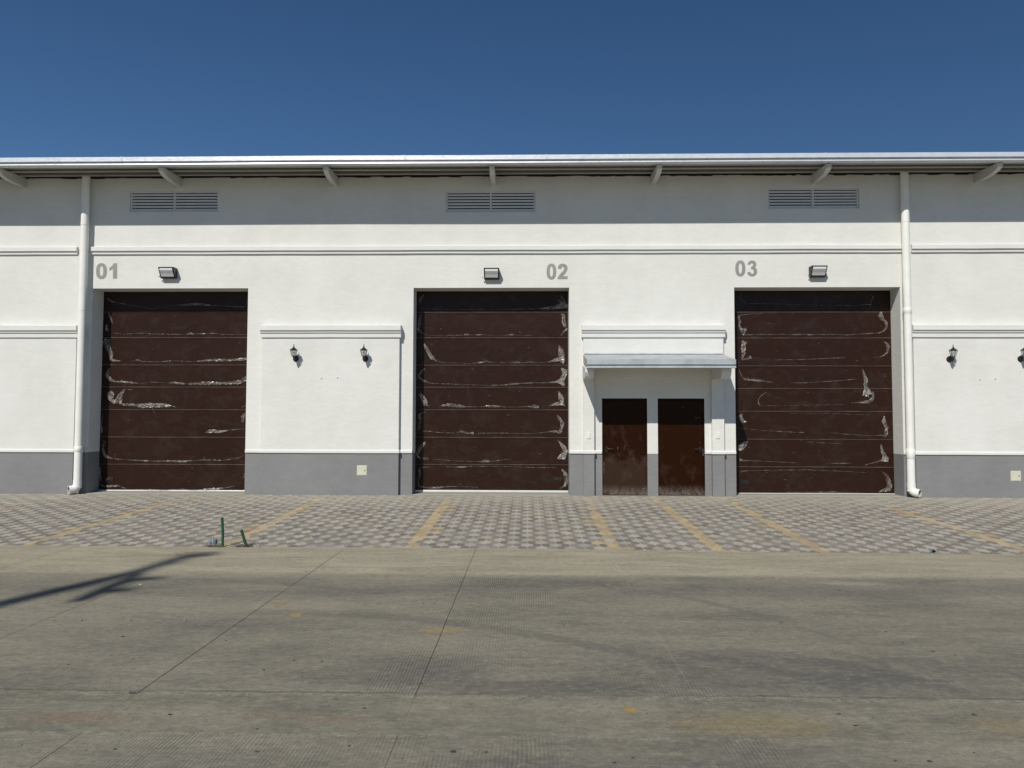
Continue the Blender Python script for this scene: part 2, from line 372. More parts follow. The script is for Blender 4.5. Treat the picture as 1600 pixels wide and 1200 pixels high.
# ------------------------------------------------------------------ mesh helpers
class MB:
    def __init__(s): s.v = []; s.f = []; s.mi = []; s.smooth = []
    def add(s, vs, fs, mi=0, smooth=False):
        o = len(s.v); s.v += [tuple(v) for v in vs]
        for f in fs: s.f.append(tuple(i+o for i in f)); s.mi.append(mi); s.smooth.append(smooth)
    def box(s, x0, x1, y0, y1, z0, z1, mi=0):
        v = [(x0, y0, z0), (x1, y0, z0), (x1, y1, z0), (x0, y1, z0), (x0, y0, z1), (x1, y0, z1), (x1, y1, z1), (x0, y1, z1)]
        s.add(v, [(0, 3, 2, 1), (4, 5, 6, 7), (0, 1, 5, 4), (1, 2, 6, 5), (2, 3, 7, 6), (3, 0, 4, 7)], mi)
    def prism_x(s, prof, x0, x1, mi=0):   # prof = [(y,z)...]
        n = len(prof)
        s.add([(x0, y, z) for y, z in prof] + [(x1, y, z) for y, z in prof],
              [tuple(range(n))[::-1], tuple(range(n, 2*n))] + [(i, (i+1) % n, n+(i+1) % n, n+i) for i in range(n)], mi)
    def sweep_x(s, prof, xs, jit=0, mi=0):
        n = len(prof); vs = []; fs = []
        for x in xs:
            dy = random.uniform(-jit, jit); dz = random.uniform(-jit, jit)
            for y, z in prof: vs.append((x, y + (dy if abs(y) > 1e-6 else 0), z+dz))
        for k in range(len(xs)-1):
            for i in range(n):
                j = (i+1) % n
                fs.append((k*n+i, k*n+j, (k+1)*n+j, (k+1)*n+i))
        fs.append(tuple(range(n))[::-1]); m = (len(xs)-1)*n; fs.append(tuple(range(m, m+n)))
        s.add(vs, fs, mi)
    def tube(s, pts, rad, seg=16, mi=0, caps=(True, True), smooth=True):
        pts = [Vector(p) for p in pts]
        if not isinstance(rad, (list, tuple)): rad = [rad]*len(pts)
        vs = []; fs = []
        ref = None
        for i, p in enumerate(pts):
            if i == 0: t = pts[1]-pts[0]
            elif i == len(pts)-1: t = pts[-1]-pts[-2]
            else: t = (pts[i+1]-pts[i]).normalized()+(pts[i]-pts[i-1]).normalized()
            t.normalize()
            if ref is None:
                ref = Vector((1, 0, 0)) if abs(t.x) < .8 else Vector((0, 0, 1))
            a = (ref - t*ref.dot(t)).normalized(); ref = a
            b = t.cross(a)
            for k in range(seg):
                an = 2*math.pi*k/seg
                vs.append(p + (a*math.cos(an)+b*math.sin(an))*rad[i])
        for i in range(len(pts)-1):
            for k in range(seg):
                k2 = (k+1) % seg
                fs.append((i*seg+k, i*seg+k2, (i+1)*seg+k2, (i+1)*seg+k))
        s.add(vs, fs, mi, smooth)
        for c, i in ((caps[0], 0), (caps[1], len(pts)-1)):
            if c:
                o = len(s.v)
                ring = [vs[i*seg+k] for k in range(seg)]
                s.add(ring, [tuple(range(seg))], mi)
    def build(s, name, mats, parent=None, bevel=0, recalc=True):
        me = bpy.data.meshes.new(name)
        me.from_pydata(s.v, [], s.f)
        if not isinstance(mats, (list, tuple)): mats = [mats]
        for m in mats: me.materials.append(m)
        me.polygons.foreach_set('material_index', s.mi)
        me.polygons.foreach_set('use_smooth', s.smooth)
        if recalc:
            bm = bmesh.new(); bm.from_mesh(me)
            bmesh.ops.recalc_face_normals(bm, faces=bm.faces)
            bm.to_mesh(me); bm.free()
        if hasattr(s, 'col'):
            cl = me.color_attributes.new('strip', 'FLOAT_COLOR', 'POINT')
            cl.data.foreach_set('color', [c for v in s.col for c in v])
        me.update()
        o = bpy.data.objects.new(name, me); sc.collection.objects.link(o)
        if parent is not None: o.parent = parent
        if bevel:
            b = o.modifiers.new('bevel', 'BEVEL'); b.width = bevel; b.segments = 2; b.limit_method = 'ANGLE'; b.angle_limit = R_(35)
        return o

def tag(o, label=None, cat=None, group=None, kind=None):
    if label: o['label'] = label
    if cat: o['category'] = cat
    if group: o['group'] = group
    if kind: o['kind'] = kind
    return o
def empty(name, loc, label=None, cat=None, group=None):
    o = bpy.data.objects.new(name, None); sc.collection.objects.link(o); o.location = loc
    o.empty_display_size = .2
    return tag(o, label, cat, group)
def reparent(o, p):      # keep the mesh in place under a thing whose Empty sits elsewhere
    o.parent = p; o.location = -Vector(p.location)
    return o
def copy_tree(o, parent=None):
    c = o.copy(); sc.collection.objects.link(c); c.parent = parent
    for ch in list(o.children): copy_tree(ch, c)
    return c

# ------------------------------------------------------------------ setting: ground, road, paving
g = MB(); g.add([(-900, -900, -.42), (900, -900, -.42), (900, 900, -.42), (-900, 900, -.42)], [(0, 1, 2, 3)])
tag(g.build('ground', M_soil), kind='structure')

edge = [(-60, -5.74), (-7.57, -5.75), (-3.87, -5.775), (-.24, -5.78), (1.6, -5.86), (3.28, -5.95), (6.7, -6.04), (60, -6.5)]
def edge_y(x):
    for (a, ya), (b, yb) in zip(edge, edge[1:]):
        if a <= x <= b: return ya + (yb-ya)*(x-a)/(b-a)
r = MB()
ex = [-60, -40, -25] + [i*.25 for i in range(-72, 73)] + [25, 40, 60]
ez = ZR
top = [(x, edge_y(x) + (random.uniform(-.004, .004) if abs(x) < 20 else 0), ez) for x in ex]
bot = [(x, -40, ez) for x in ex]
low = [(x, y, ez-.25) for x, y, z in top]
n = len(ex)
r.add(top+bot, [(i, i+1, n+i+1, n+i) for i in range(n-1)])
r.add(top+low, [(i, i+1, n+i+1, n+i) for i in range(n-1)])
road = r.build('road', M_road); tag(road, kind='structure')

# interlocking star pavers, sloping down to the road
SL = .0336
PW, PP_ = .205, .39
YCOL = [-7.22, -4.37, -1.565, 1.235, 2.645, 4.08, 6.92, 9.75, -10.05]
pv, pf, pc = [], [], []
def pz(y): return SL*y
def paver(poly, lift, col, cx, cy, ins=.0022):
    o = len(pv); k = len(poly)
    tl = [random.uniform(-.010, .010) for _ in (0, 1)]; dz = random.uniform(-.0012, .0012)
    ax = sum(p[0] for p in poly)/k; ay = sum(p[1] for p in poly)/k
    pts = []
    for x, y in poly:
        dx, dy = x-ax, y-ay; L = math.hypot(dx, dy) or 1
        pts.append((x-dx/L*ins, y-dy/L*ins))
    for x, y in pts: pv.append((x, y, pz(y)+lift+dz+(x-ax)*tl[0]+(y-ay)*tl[1]))
    for x, y in poly: pv.append((x, y, pz(y)-.004))
    pf.append(tuple(range(o, o+k))); pc.append(col)
    for i in range(k):
        j = (i+1) % k
        pf.append((o+k+i, o+k+j, o+j, o+i)); pc.append(tuple(c*.8 for c in col[:3]) + (1,))
hw = PW/2
ncol = int(30/PW)
for ci in range(-ncol//2, ncol//2+1):
    cx = -.02 + ci*PW
    off = (ci % 2)*PP_/2
    yel = min(abs(cx-a) for a in YCOL)
    isy = yel < hw*1.02
    fade = .65 if min(abs(cx+10.05), abs(cx-9.75)) < hw*1.02 else .05
    y = -.06 + off
    ye = edge_y(cx) - .25
    while y > ye:
        if y < -.02:
            t = random.random()
            wear = random.random()
            def yc():
                q = random.uniform(.78, 1.08); return (.45*q, .36*q, .225*q, 1)
            def dc():
                q = random.uniform(.72, 1.15); t_ = random.choice(((1, .93, .87), (1, .95, .90), (.93, .94, .92), (.97, .93, .95))); return (.248*q*t_[0], .230*q*t_[1], .205*q*t_[2], 1)
            def lc():
                q = random.uniform(.86, 1.1); t_ = random.choice(((1, .96, .90), (.97, .97, .93), (.96, .96, .96), (1, .95, .92))); return (.40*q*t_[0], .38*q*t_[1], .335*q*t_[2], 1)
            near_y = hw*1.02 <= yel < hw*2.6 and random.random() < .12
            star = [(0, .182), (.034, .088), (hw-.002, .066), (.064, 0), (hw-.002, -.066), (.034, -.088), (0, -.182), (-.034, -.088), (-hw+.002, -.066), (-.064, 0), (-hw+.002, .066), (-.034, .088)]
            if y + .182 < -.005:
                paver([(cx+a, y+b) for a, b in star], .004, yc() if (isy and wear > fade + (.35 if y > -1.3 else 0)) or near_y else lc(), cx, y)
            for sg in (-1, 1):
                base = [(0, -.182), (.034, -.088-.0), (hw, -.066), (hw, -.130), (hw+.036, -PP_/2), (hw, -PP_+.130), (hw, -PP_+.066), (.034, -PP_+.088), (0, -PP_+.182)]
                poly = [(cx+sg*a, y+b) for a, b in base]
                if sg > 0: poly = poly[::-1]
                if max(p[1] for p in poly) < 0:
                    paver(poly, .0022, yc() if isy and random.random() > fade + (.35 if y > -1.3 else 0) else dc(), cx, y-PP_/2)
        y -= PP_
o = len(pv)
nx = 31
for i in range(nx):
    x = -16+32*i/(nx-1)
    pv += [(x, 1.0, pz(1.0)-.0005), (x, 0, -.0005), (x, edge_y(x)-.2, pz(edge_y(x)-.2)-.0005)]
for i in range(nx-1):
    for q in (0, 1):
        a = o+i*3+q; pf.append((a+1, a+4, a+3, a)); pc.append((.10, .093, .085, 1))
me = bpy.data.meshes.new('pavement'); me.from_pydata(pv, [], pf); me.materials.append(M_paver)
ca = me.color_attributes.new('tint', 'FLOAT_COLOR', 'CORNER')
buf = []
for f, c in zip(pf, pc): buf += list(c)*len(f)
ca.data.foreach_set('color', buf)
me.update()
pav = bpy.data.objects.new('pavement', me); sc.collection.objects.link(pav); tag(pav, kind='structure')
# thin concrete strips at the gate thresholds are part of each gate opening's floor
thr = MB()
for a, b in ((-9.65, -6.18), (-2.53, .875), (4.45, 8.05)): thr.box(a, b, -.05, .6, -.06, .006)
th = thr.build('floor', soil_mat('threshold_concrete', (.33, .31, .26), (.42, .40, .34))); tag(th, kind='structure')

# ------------------------------------------------------------------ the warehouse
XL, XR = -15.5, 15.5
ZP = .90           # top of plinth
ZT = 6.985         # top of wall
WT = .45
WH = empty('warehouse', (0, 0, 0), 'long white stucco warehouse with three brown roller doors and grey plinth', 'warehouse')
G1 = (-9.655, -6.185); G2 = (-2.53, .875); G3 = (4.455, 8.02)
GH = 4.51
D1 = (X_(940.5, 700, .05), X_(1011, 700, .05)); D2 = (X_(1027.5, 700, .05), X_(1100.5, 700, .05))
DH = Z_(622.5, 1000)
vents = [(203, 341, 298.5, 331), (697, 836.5, 298.5, 331.5), (1200, 1342.5, 293.5, 326)]
VR = [(X_(a, 315), X_(b, 315), Z_(d, (a+b)/2), Z_(c, (a+b)/2)) for a, b, c, d in vents]
holes = [(G1[0], G1[1], -1, GH), (G2[0], G2[1], -1, GH), (G3[0], G3[1], -1, GH), (D1[0], D1[1], -1, DH), (D2[0], D2[1], -1, DH)] + [(a, b, c, d) for a, b, c, d in VR]
def grid_wall(mb, x0, x1, z0, z1, y0, y1, holes, xtra=(), ragged=0):
    xs = {x0, x1} | {x for x in xtra if x0 < x < x1}; zs = {z0, z1}
    for a, b, c, d in holes:
        for v in (a, b):
            if x0 < v < x1: xs.add(v)
        for v in (c, d):
            if z0 < v < z1: zs.add(v)
    xs = sorted(xs); zs = sorted(zs)
    def solid(i, j):
        if i < 0 or j < 0 or i >= len(xs)-1 or j >= len(zs)-1: return False
        cx = (xs[i]+xs[i+1])/2; cz = (zs[j]+zs[j+1])/2
        return not any(a < cx < b and c < cz < d for a, b, c, d in holes)
    for i in range(len(xs)-1):
        for j in range(len(zs)-1):
            if not solid(i, j): continue
            a, b, c, d = xs[i], xs[i+1], zs[j], zs[j+1]
            mb.add([(a, y0, c), (b, y0, c), (b, y0, d), (a, y0, d)], [(0, 1, 2, 3)])
            mb.add([(a, y1, c), (b, y1, c), (b, y1, d), (a, y1, d)], [(3, 2, 1, 0)])
            if not solid(i-1, j): mb.add([(a, y0, c), (a, y0, d), (a, y1, d), (a, y1, c)], [(0, 1, 2, 3)])
            if not solid(i+1, j): mb.add([(b, y0, c), (b, y0, d), (b, y1, d), (b, y1, c)], [(3, 2, 1, 0)])
            if not solid(i, j-1): mb.add([(a, y0, c), (a, y1, c), (b, y1, c), (b, y0, c)], [(0, 1, 2, 3)])
            if not solid(i, j+1): mb.add([(a, y0, d), (a, y1, d), (b, y1, d), (b, y0, d)], [(3, 2, 1, 0)])
m = MB()
grid_wall(m, XL, XR, ZP, ZT-.05, 0, WT, holes)
# ragged mortar line under the roof
xx = XL
while xx < XR-.2:
    x2 = min(XR, xx+random.uniform(.06, .3)); m.box(xx, x2, 0, WT, ZT-.05, ZT-.05+random.choice((.03, .036, .042, .05))); xx = x2
# back and side walls close the building
m.box(XL, XL+.2, WT, 14, -.1, 7.5); m.box(XR-.2, XR, WT, 14, -.1, 7.5); m.box(XL, XR, 14, 14.2, -.1, 7.9)
wall = m.build('wall', MW, WH, recalc=False)
for a, b in ((XL, G1[0]), (G1[1], G2[0]), (G2[1], D1[0]), (D1[1], D2[0]), (D2[1], G3[0]), (G3[1], XR)):
    m = MB(); grid_wall(m, a, b, -.12, ZP, 0, WT, [])
    m.build('plinth', MG, WH, recalc=False)

# raised panels with stepped cornices
PT = .09
def segs(a, b, st=.45):
    k = max(1, int((b-a)/st)); return [a+(b-a)*i/k for i in range(k+1)]
PL1 = (XL, X_(117.5, 600, -PT)); PL2 = (X_(408.5, 600, -PT), X_(623.5, 600, -PT)); PL3 = (X_(911.5, 560, -PT), X_(1130.5, 560, -PT)); PL4 = (X_(1428.5, 600, -PT), XR)
ZPT = Z_(527, 515, -PT)      # panel top / underside of cornice
OPN = (X_(928.5, 640, -PT), X_(1112.5, 640, -PT), Z_(588.5, 1020, -PT))
for k, (a, b) in enumerate((PL1, PL2, PL3, PL4)):
    pm_, pg_ = MB(), MB()
    if k == 2:
        hl = [(OPN[0], OPN[1], -1, OPN[2])]
        grid_wall(pm_, a, b, ZP, ZPT+.01, -PT, -.0005, hl); 
        grid_wall(pg_, a, OPN[0], -.12, ZP, -PT, -.0005, []); pg_.build('raised_plinth', MG, WH, recalc=False); pg_ = MB()
        grid_wall(pg_, OPN[1], b, -.12, ZP, -PT, -.0005, [])
    else:
        grid_wall(pm_, a, b, ZP, ZPT+.01, -PT, -.0005, []); grid_wall(pg_, a, b, -.12, ZP, -PT, -.0005, [])
    pm_.build('raised_panel', MW, WH, recalc=False)
    pg_.build('raised_plinth', MG, WH, recalc=False)
zc = [Z_(v, 515, -.15) for v in (508, 516, 517.4, 519.6, 520.8, 526.8)]
def cornice(a, b, el, er):
    prof = [(0, zc[5]), (-.118, zc[5]), (-.12, zc[4]), (-.122, zc[3]+.0), (-.142, zc[3]), (-.146, zc[2]), (-.146, zc[1]+.0), (-.172, zc[1]), (-.172, zc[0]-.012), (-.168, zc[0]-.004), (-.158, zc[0]), (-.04, zc[0]+.012), (0, zc[0]+.014)]
    prof[0] = (-.0005, prof[0][1]); prof[-1] = (-.0005, prof[-1][1])
    mb = MB(); mb.sweep_x(prof, segs(a-el, b+er), .0022)
    return mb.build('cornice', MT, WH)
cornice(PL1[0], PL1[1], 0, .03); cornice(PL2[0], PL2[1], .035, .035); cornice(PL3[0], PL3[1], .035, .035); cornice(PL4[0], PL4[1], .03, 0)
# string course below the eave, broken by the downpipes
zs_ = [Z_(v, 600, -.04) for v in (384.5, 391.2, 392.2, 396)]
PXL, PXR = X_(131, 500, -.13), X_(1420.5, 500, -.13)
for a, b in ((XL, X_(122, 392)), (X_(141, 392), X_(1409.5, 390)), (X_(1423, 390), XR)):
    mb = MB(); mb.sweep_x([(-.0005, zs_[3]), (-.034, zs_[3]), (-.037, zs_[2]), (-.037, zs_[1]), (-.068, zs_[1]), (-.068, zs_[0]-.012), (-.064, zs_[0]-.004), (-.054, zs_[0]), (-.02, zs_[0]+.008), (-.0005, zs_[0]+.01)], segs(a, b), .0025)
    mb.build('string_course', MT, WH)
# little white ledge over the grey plinth
def ledge(a, b, y):
    led = MB()
    led.sweep_x([(y+.01, ZP-.002), (y-.022, ZP-.002), (y-.025, ZP+.01), (y-.024, ZP+.05), (y-.016, ZP+.062), (y+.01, ZP+.072)], segs(a, b, .5), .0012)
    led.build('plinth_ledge', MT, WH)
for a, b in ((PL1[1], G1[0]), (G1[1], PL2[0]), (PL2[1], G2[0]), (G2[1], PL3[0]), (PL3[1], G3[0]), (G3[1], PL4[0])): ledge(a+.002, b-.002, 0)
ledge(OPN[0], D1[0]-.01, 0); ledge(D2[1]+.01, OPN[1], 0)
for a, b in (PL1, PL2, (PL3[0], OPN[0]), (OPN[1], PL3[1]), PL4): ledge(a-(.02 if a != XL else 0), b+(.02 if b != XR else 0), -PT)

# louvred vents
for (a, b, c, d) in VR:
    fr = MB(); t = .035; Y0, Y1 = .03, .11
    fr.box(a, b, Y0, Y1, d-t, d); fr.box(a, b, Y0, Y1, c, c+t); fr.box(a, a+t, Y0, Y1, c+t, d-t); fr.box(b-t, b, Y0, Y1, c+t, d-t)
    mx = (a+b)/2; fr.box(mx-t*.6, mx+t*.6, Y0-.004, Y1, c+t, d-t)
    f = fr.build('vent_frame', M_vent, WH, .003)
    vo = MB(); vo.box(a, b, .25, .27, c, d); o = vo.build('vent_backing', M_void, f)
    lou = MB(); ns = 6; ph = (d-c-2*t)/ns
    for i in range(ns):
        z0 = c+t+i*ph
        for u, v in ((a+t, mx-t*.6), (mx+t*.6, b-t)):
            lou.prism_x([(.045, z0+ph*.10), (.05, z0+ph*.02), (.095, z0+ph*.62), (.09, z0+ph*.72)], u, v)
            lou.box(u, v, .038, .05, z0+ph*.06, z0+ph*.66)
    lou.build('louvre', M_vent, f)

# painted unit numbers
def glyph(mb, pts, ox, oy, s):
    P = [PY(ox+x/s, oy+y/s, -.003) for x, y in pts]; k = len(P)
    mb.add(P + [(p.x, -.0005, p.z) for p in P], [tuple(range(k))] + [(i, (i+1) % k, k+(i+1) % k, k+i) for i in range(k)])
def zero(mb, cx, cy, a, b, ia, ib):
    k = 36; O = []; I = []
    for i in range(k):
        t = 2*math.pi*i/k; cs, sn = math.cos(t), math.sin(t)
        e = 2/2.35
        O.append(PY(cx+a*math.copysign(abs(cs)**e, cs), cy+b*math.copysign(abs(sn)**e, sn), -.003))
        I.append(PY(cx+ia*math.copysign(abs(cs)**e, cs), cy+ib*math.copysign(abs(sn)**e, sn), -.003))
    mb.add(O+I, [(i, (i+1) % k, k+(i+1) % k, k+i) for i in range(k)])
two = [(825, 965), (1250, 965), (1250, 840), (1040, 840), (1100, 790), (1180, 700), (1235, 610), (1250, 530), (1240, 440), (1190, 365), (1110, 325), (1040, 318), (950, 332), (885, 385), (852, 460), (845, 530), (985, 540), (1000, 480), (1040, 450), (1080, 458), (1108, 500), (1100, 560), (1050, 640), (980, 710), (900, 800), (850, 880)]
three = [(740, 490), (780, 400), (840, 340), (930, 315), (1020, 330), (1090, 390), (1120, 470), (1110, 540), (1060, 605), (1120, 660), (1150, 750), (1140, 850), (1090, 930), (1010, 980), (930, 988), (840, 970), (770, 910), (725, 810), (865, 795), (890, 850), (930, 880), (980, 870), (1010, 820), (1010, 760), (985, 705), (940, 685), (890, 685), (905, 570), (950, 560), (980, 520), (970, 460), (930, 430), (890, 445), (855, 500)]
one = [(408, 228), (408, 185), (450, 160), (475, 112), (530, 112), (530, 352), (465, 352), (465, 195), (440, 215)]
nb = MB(); zero(nb, 158.6, 423.6, 8.5, 12.4, 2.7, 7.6); glyph(nb, one, 130, 400, 10)
tag(nb.build('unit_number', M_num, WH, recalc=False), 'grey painted number 01')
nb = MB(); zero(nb, 861.6, 424.4, 7.5, 12.5, 2.5, 7.9); glyph(nb, two, 840, 400, 26.67)
tag(nb.build('unit_number', M_num, WH, recalc=False), 'grey painted number 02')
nb = MB(); zero(nb, 1156.8, 419.4, 7.9, 12.6, 2.6, 7.9); glyph(nb, three, 1140, 395, 26.67)
tag(nb.build('unit_number', M_num, WH, recalc=False), 'grey painted number 03')
# wall plugs left where something was unscrewed
for px, py, yy in ((502, 591, -PT), (527.5, 590, -PT), (1531, 593, -PT), (1555, 592, -PT)):
    p = PY(px, py, yy); q = MB()
    q.tube([(p.x, yy, p.z), (p.x, yy-.006, p.z)], [.03, .024], 12); q.tube([(p.x, yy-.006, p.z), (p.x, yy-.009, p.z)], .010, 8, 1)
    q.build('wall_plug', [MT, M_void], WH)

# ---- eave: gutter, sheet, purlins, rafters
OV = -.98
gt = [Z_(v, 800, OV) for v in (241.8, 248.7, 252.0, 255.0)]
xs = segs(XL-.3, XR+.3, 2.87)
gm = MB()
gm.sweep_x([(OV+.13, gt[0]), (OV, gt[0]), (OV-.004, gt[1]), (OV+.11, gt[1]-.002), (OV+.11, gt[2]-.012), (OV-.002, gt[2]-.003), (OV-.006, gt[3]+.01), (OV+.004, gt[3]), (OV+.13, gt[3]), (OV+.13, gt[3]+.02), (OV+.145, gt[3]+.02), (OV+.145, gt[0])], xs, .0045)
gm.build('gutter', M_gut, WH)
for px in (190, 632, 853, 1290):
    js = MB(); x = X_(px, 245, OV); js.box(x-.02, x+.02, OV-.010, OV-.0045, gt[1], gt[0]+.004)
    js.build('gutter_joint', M_gut, WH)
SHZ = gt[3]+.045
rs = MB()
rs.prism_x([(OV+.10, SHZ+.0), (14.5, SHZ+.95), (14.5, SHZ+1.0), (OV+.10, SHZ+.04)], XL-.3, XR+.3)
rs.build('roof_sheet', M_sheet, WH)
PBZ = 6.955
pr = []
for yv in (-.50, -.215):
    q = MB(); zz = PBZ
    q.prism_x([(yv-.05, zz), (yv, zz), (yv, zz+.075), (yv-.006, zz+.075), (yv-.006, zz+.005), (yv-.045, zz+.005), (yv-.045, zz+.022), (yv-.05, zz+.022)], XL-.2, XR+.2)
    q.build('purlin', M_steel, WH)
for k in range(-4, 5):
    xr = X_(768.5, 262, -.86) + 3.495*k
    if k == 0: xr = X_(768.5, 262, -.86)
    q = MB(); hwid = .052
    prof = [(.02, 6.775), (-.35, 6.768), (-.52, 6.772), (-.66, 6.785), (-.78, 6.812), (-.858, 6.85), (-.874, 6.875), (-.872, 6.935), (.02, 6.985)]
    prof = [(y, z) for y, z in prof]
    q.prism_x(prof, xr-hwid, xr+hwid)
    q.build('rafter', M_rafter, WH, .004)

# ---- roller doors
lines_px = [440, 487.5, 527.3, 570.2, 604.8, 640, 683, 725.5, 766]
GY = .45
gz = [PY(768, v, GY).z for v in lines_px]
def rib(mb, pts, seed, YF, dens=2.1, amp=.012):
    """crumpled strip of film along pixel-traced points lying on the plane YF"""
    rnd = random.Random(seed)
    P = []
    pts = [(x, y, w_ if w_ < 5 else 5+(w_-5)*.3) for x, y, w_ in pts]
    for a, b in zip(pts, pts[1:]):
        L = math.hypot(b[0]-a[0], b[1]-a[1]); k = max(1, int(L/dens))
        for i in range(k):
            t = i/k; P.append([a[j]+(b[j]-a[j])*t for j in range(3)])
    P.append(list(pts[-1]))
    # smooth
    for _ in range(2):
        P = [P[0]] + [[(P[i-1][j]+2*P[i][j]+P[i+1][j])/4 for j in range(3)] for i in range(1, len(P)-1)] + [P[-1]]
    n = len(P); vs = []; fs = []; M_ = 6
    wd = 0; wv = 0
    for i, (x, y, wpx) in enumerate(P):
        a = P[max(0, i-1)]; b = P[min(n-1, i+1)]
        dx, dy = b[0]-a[0], b[1]-a[1]; L = math.hypot(dx, dy) or 1
        nx_, ny_ = -dy/L, dx/L
        wv = wv*.82 + rnd.uniform(-.24, .24)
        big = min(1, wpx/4)
        if wpx < 2.2: wpx *= .38+.42*abs(math.sin(i*.37+seed))
        wj = max(.22, wpx*(1+wv*.55*big + rnd.uniform(-.25, .25)*big))
        sh = wv*.3 if wpx < 3 else wv*.5
        for k in range(M_):
            u = (k/(M_-1)-.5)
            xx_ = x + nx_*(u*wj+sh) + rnd.uniform(-.16, .16)*big; yy_ = y + ny_*(u*wj+sh) + rnd.uniform(-.25, .25)*big
            p = PY(xx_, yy_, YF)
            hgt = amp*(.3+big)*(.35+abs(math.sin(k*2.1+i*.9)))*rnd.uniform(.65, 1.0)
            vs.append((p.x, YF-.0035-hgt, p.z))
    for i in range(n-1):
        for k in range(M_-1):
            if rnd.random() < .05 and P[i][2] > 4: continue
            a = i*M_+k; fs.append((a, a+1, a+M_+1, a+M_))
    mb.add(vs, fs, 0, False)
    if not hasattr(mb, 'col'): mb.col = []
    for i in range(n):
        for k in range(M_): mb.col.append((k/(M_-1), i/100, (seed % 31)/31, 1))
def sheet(mb, out, seed, YF, amp=.03):
    """torn piece of film hanging off the gate, outline traced on the plane YF"""
    rnd = random.Random(seed)
    O = []
    for a, b in zip(out, out[1:]+out[:1]):
        L = math.hypot(b[0]-a[0], b[1]-a[1]); k = max(1, int(L/1.8))
        for i in range(k):
            t = i/k; O.append((a[0]+(b[0]-a[0])*t+rnd.uniform(-.3, .3), a[1]+(b[1]-a[1])*t+rnd.uniform(-.3, .3)))
    cx = sum(p[0] for p in O)/len(O); cy = sum(p[1] for p in O)/len(O); n = len(O)
    vs = []; fs = []; cols = []; o = len(mb.v)
    for r_i, sc_ in enumerate((1, .72, .45, .15)):
        for i, (x, y) in enumerate(O):
            p = PY(cx+(x-cx)*sc_, cy+(y-cy)*sc_, YF)
            vs.append((p.x, YF-.005-amp*rnd.uniform(.4, 1)*(.5+.5*math.sin(i*.8+r_i*1.7)), p.z)); cols.append((.5-.5*sc_, i/60, (seed % 17)/17, 1))
    for r_i in range(3):
        for i in range(n):
            j = (i+1) % n; fs.append((r_i*n+i, r_i*n+j, (r_i+1)*n+j, (r_i+1)*n+i))
    mb.add(vs, fs)
    if not hasattr(mb, 'col'): mb.col = []
    mb.col += cols
def s5(l): return [(630+x/3.43, 440+y/3.43) for x, y in l]
def s7(l): return [(1130+x/3.334, 430+y/3.334) for x, y in l]
SHEETS = {0: [[(163, 529), (172, 530), (174, 545), (177, 556), (172, 561), (169, 548)], [(186, 628), (190, 616), (195, 608), (193, 618), (190.5, 632)], [(170, 620), (172, 612), (178, 613), (179, 618), (175, 617), (177, 626), (186, 629), (179, 631), (171, 626)], [(210, 632), (235, 630.5), (262, 631.5), (268, 634), (240, 637), (222, 636)]],
 1: [s5(q) for q in ([(770, 435), (800, 420), (828, 408), (850, 382), (835, 342), (856, 375), (866, 420), (858, 442), (838, 426)], [(815, 542), (842, 515), (852, 495), (846, 462), (882, 472), (872, 510), (864, 530), (866, 560), (845, 548)],
   [(782, 666), (828, 645), (842, 625), (832, 587), (850, 608), (857, 632), (866, 668), (838, 660)], [(832, 852), (868, 880), (882, 905), (866, 955), (824, 948), (848, 925), (855, 895)], [(108, 330), (125, 345), (150, 395), (175, 418), (150, 410), (130, 385)], [(85, 600), (112, 610), (132, 668), (118, 655), (100, 635)],
   [(850, 1003), (882, 1030), (884, 1080), (862, 1100), (866, 1060), (858, 1030)], [(800, 145), (835, 120), (828, 95), (860, 110), (882, 128), (880, 140), (850, 146)], [(330, 281), (350, 281), (345, 288), (325, 289)], [(205, 664), (250, 657), (320, 666), (300, 672), (240, 668)])],
 2: [s7(q) for q in ([(725, 488), (742, 520), (752, 548), (746, 578), (765, 600), (778, 622), (752, 622), (746, 634), (736, 622), (722, 630), (734, 598), (732, 540)], [(822, 190), (834, 215), (842, 240), (818, 234), (806, 215)], [(92, 278), (124, 280), (108, 314), (94, 308)], [(76, 888), (108, 866), (122, 884), (98, 914), (74, 912)],
   [(820, 880), (832, 915), (848, 938), (864, 952), (858, 972), (818, 968), (832, 950), (822, 920)], [(843, 1060), (858, 1070), (878, 1095), (868, 1125), (838, 1128), (852, 1100)], [(98, 340), (124, 350), (110, 372), (116, 410), (98, 405), (92, 380)], [(836, 732), (846, 760), (860, 795), (846, 812), (828, 772)], [(78, 735), (96, 722), (104, 750), (120, 764), (96, 770)])]}
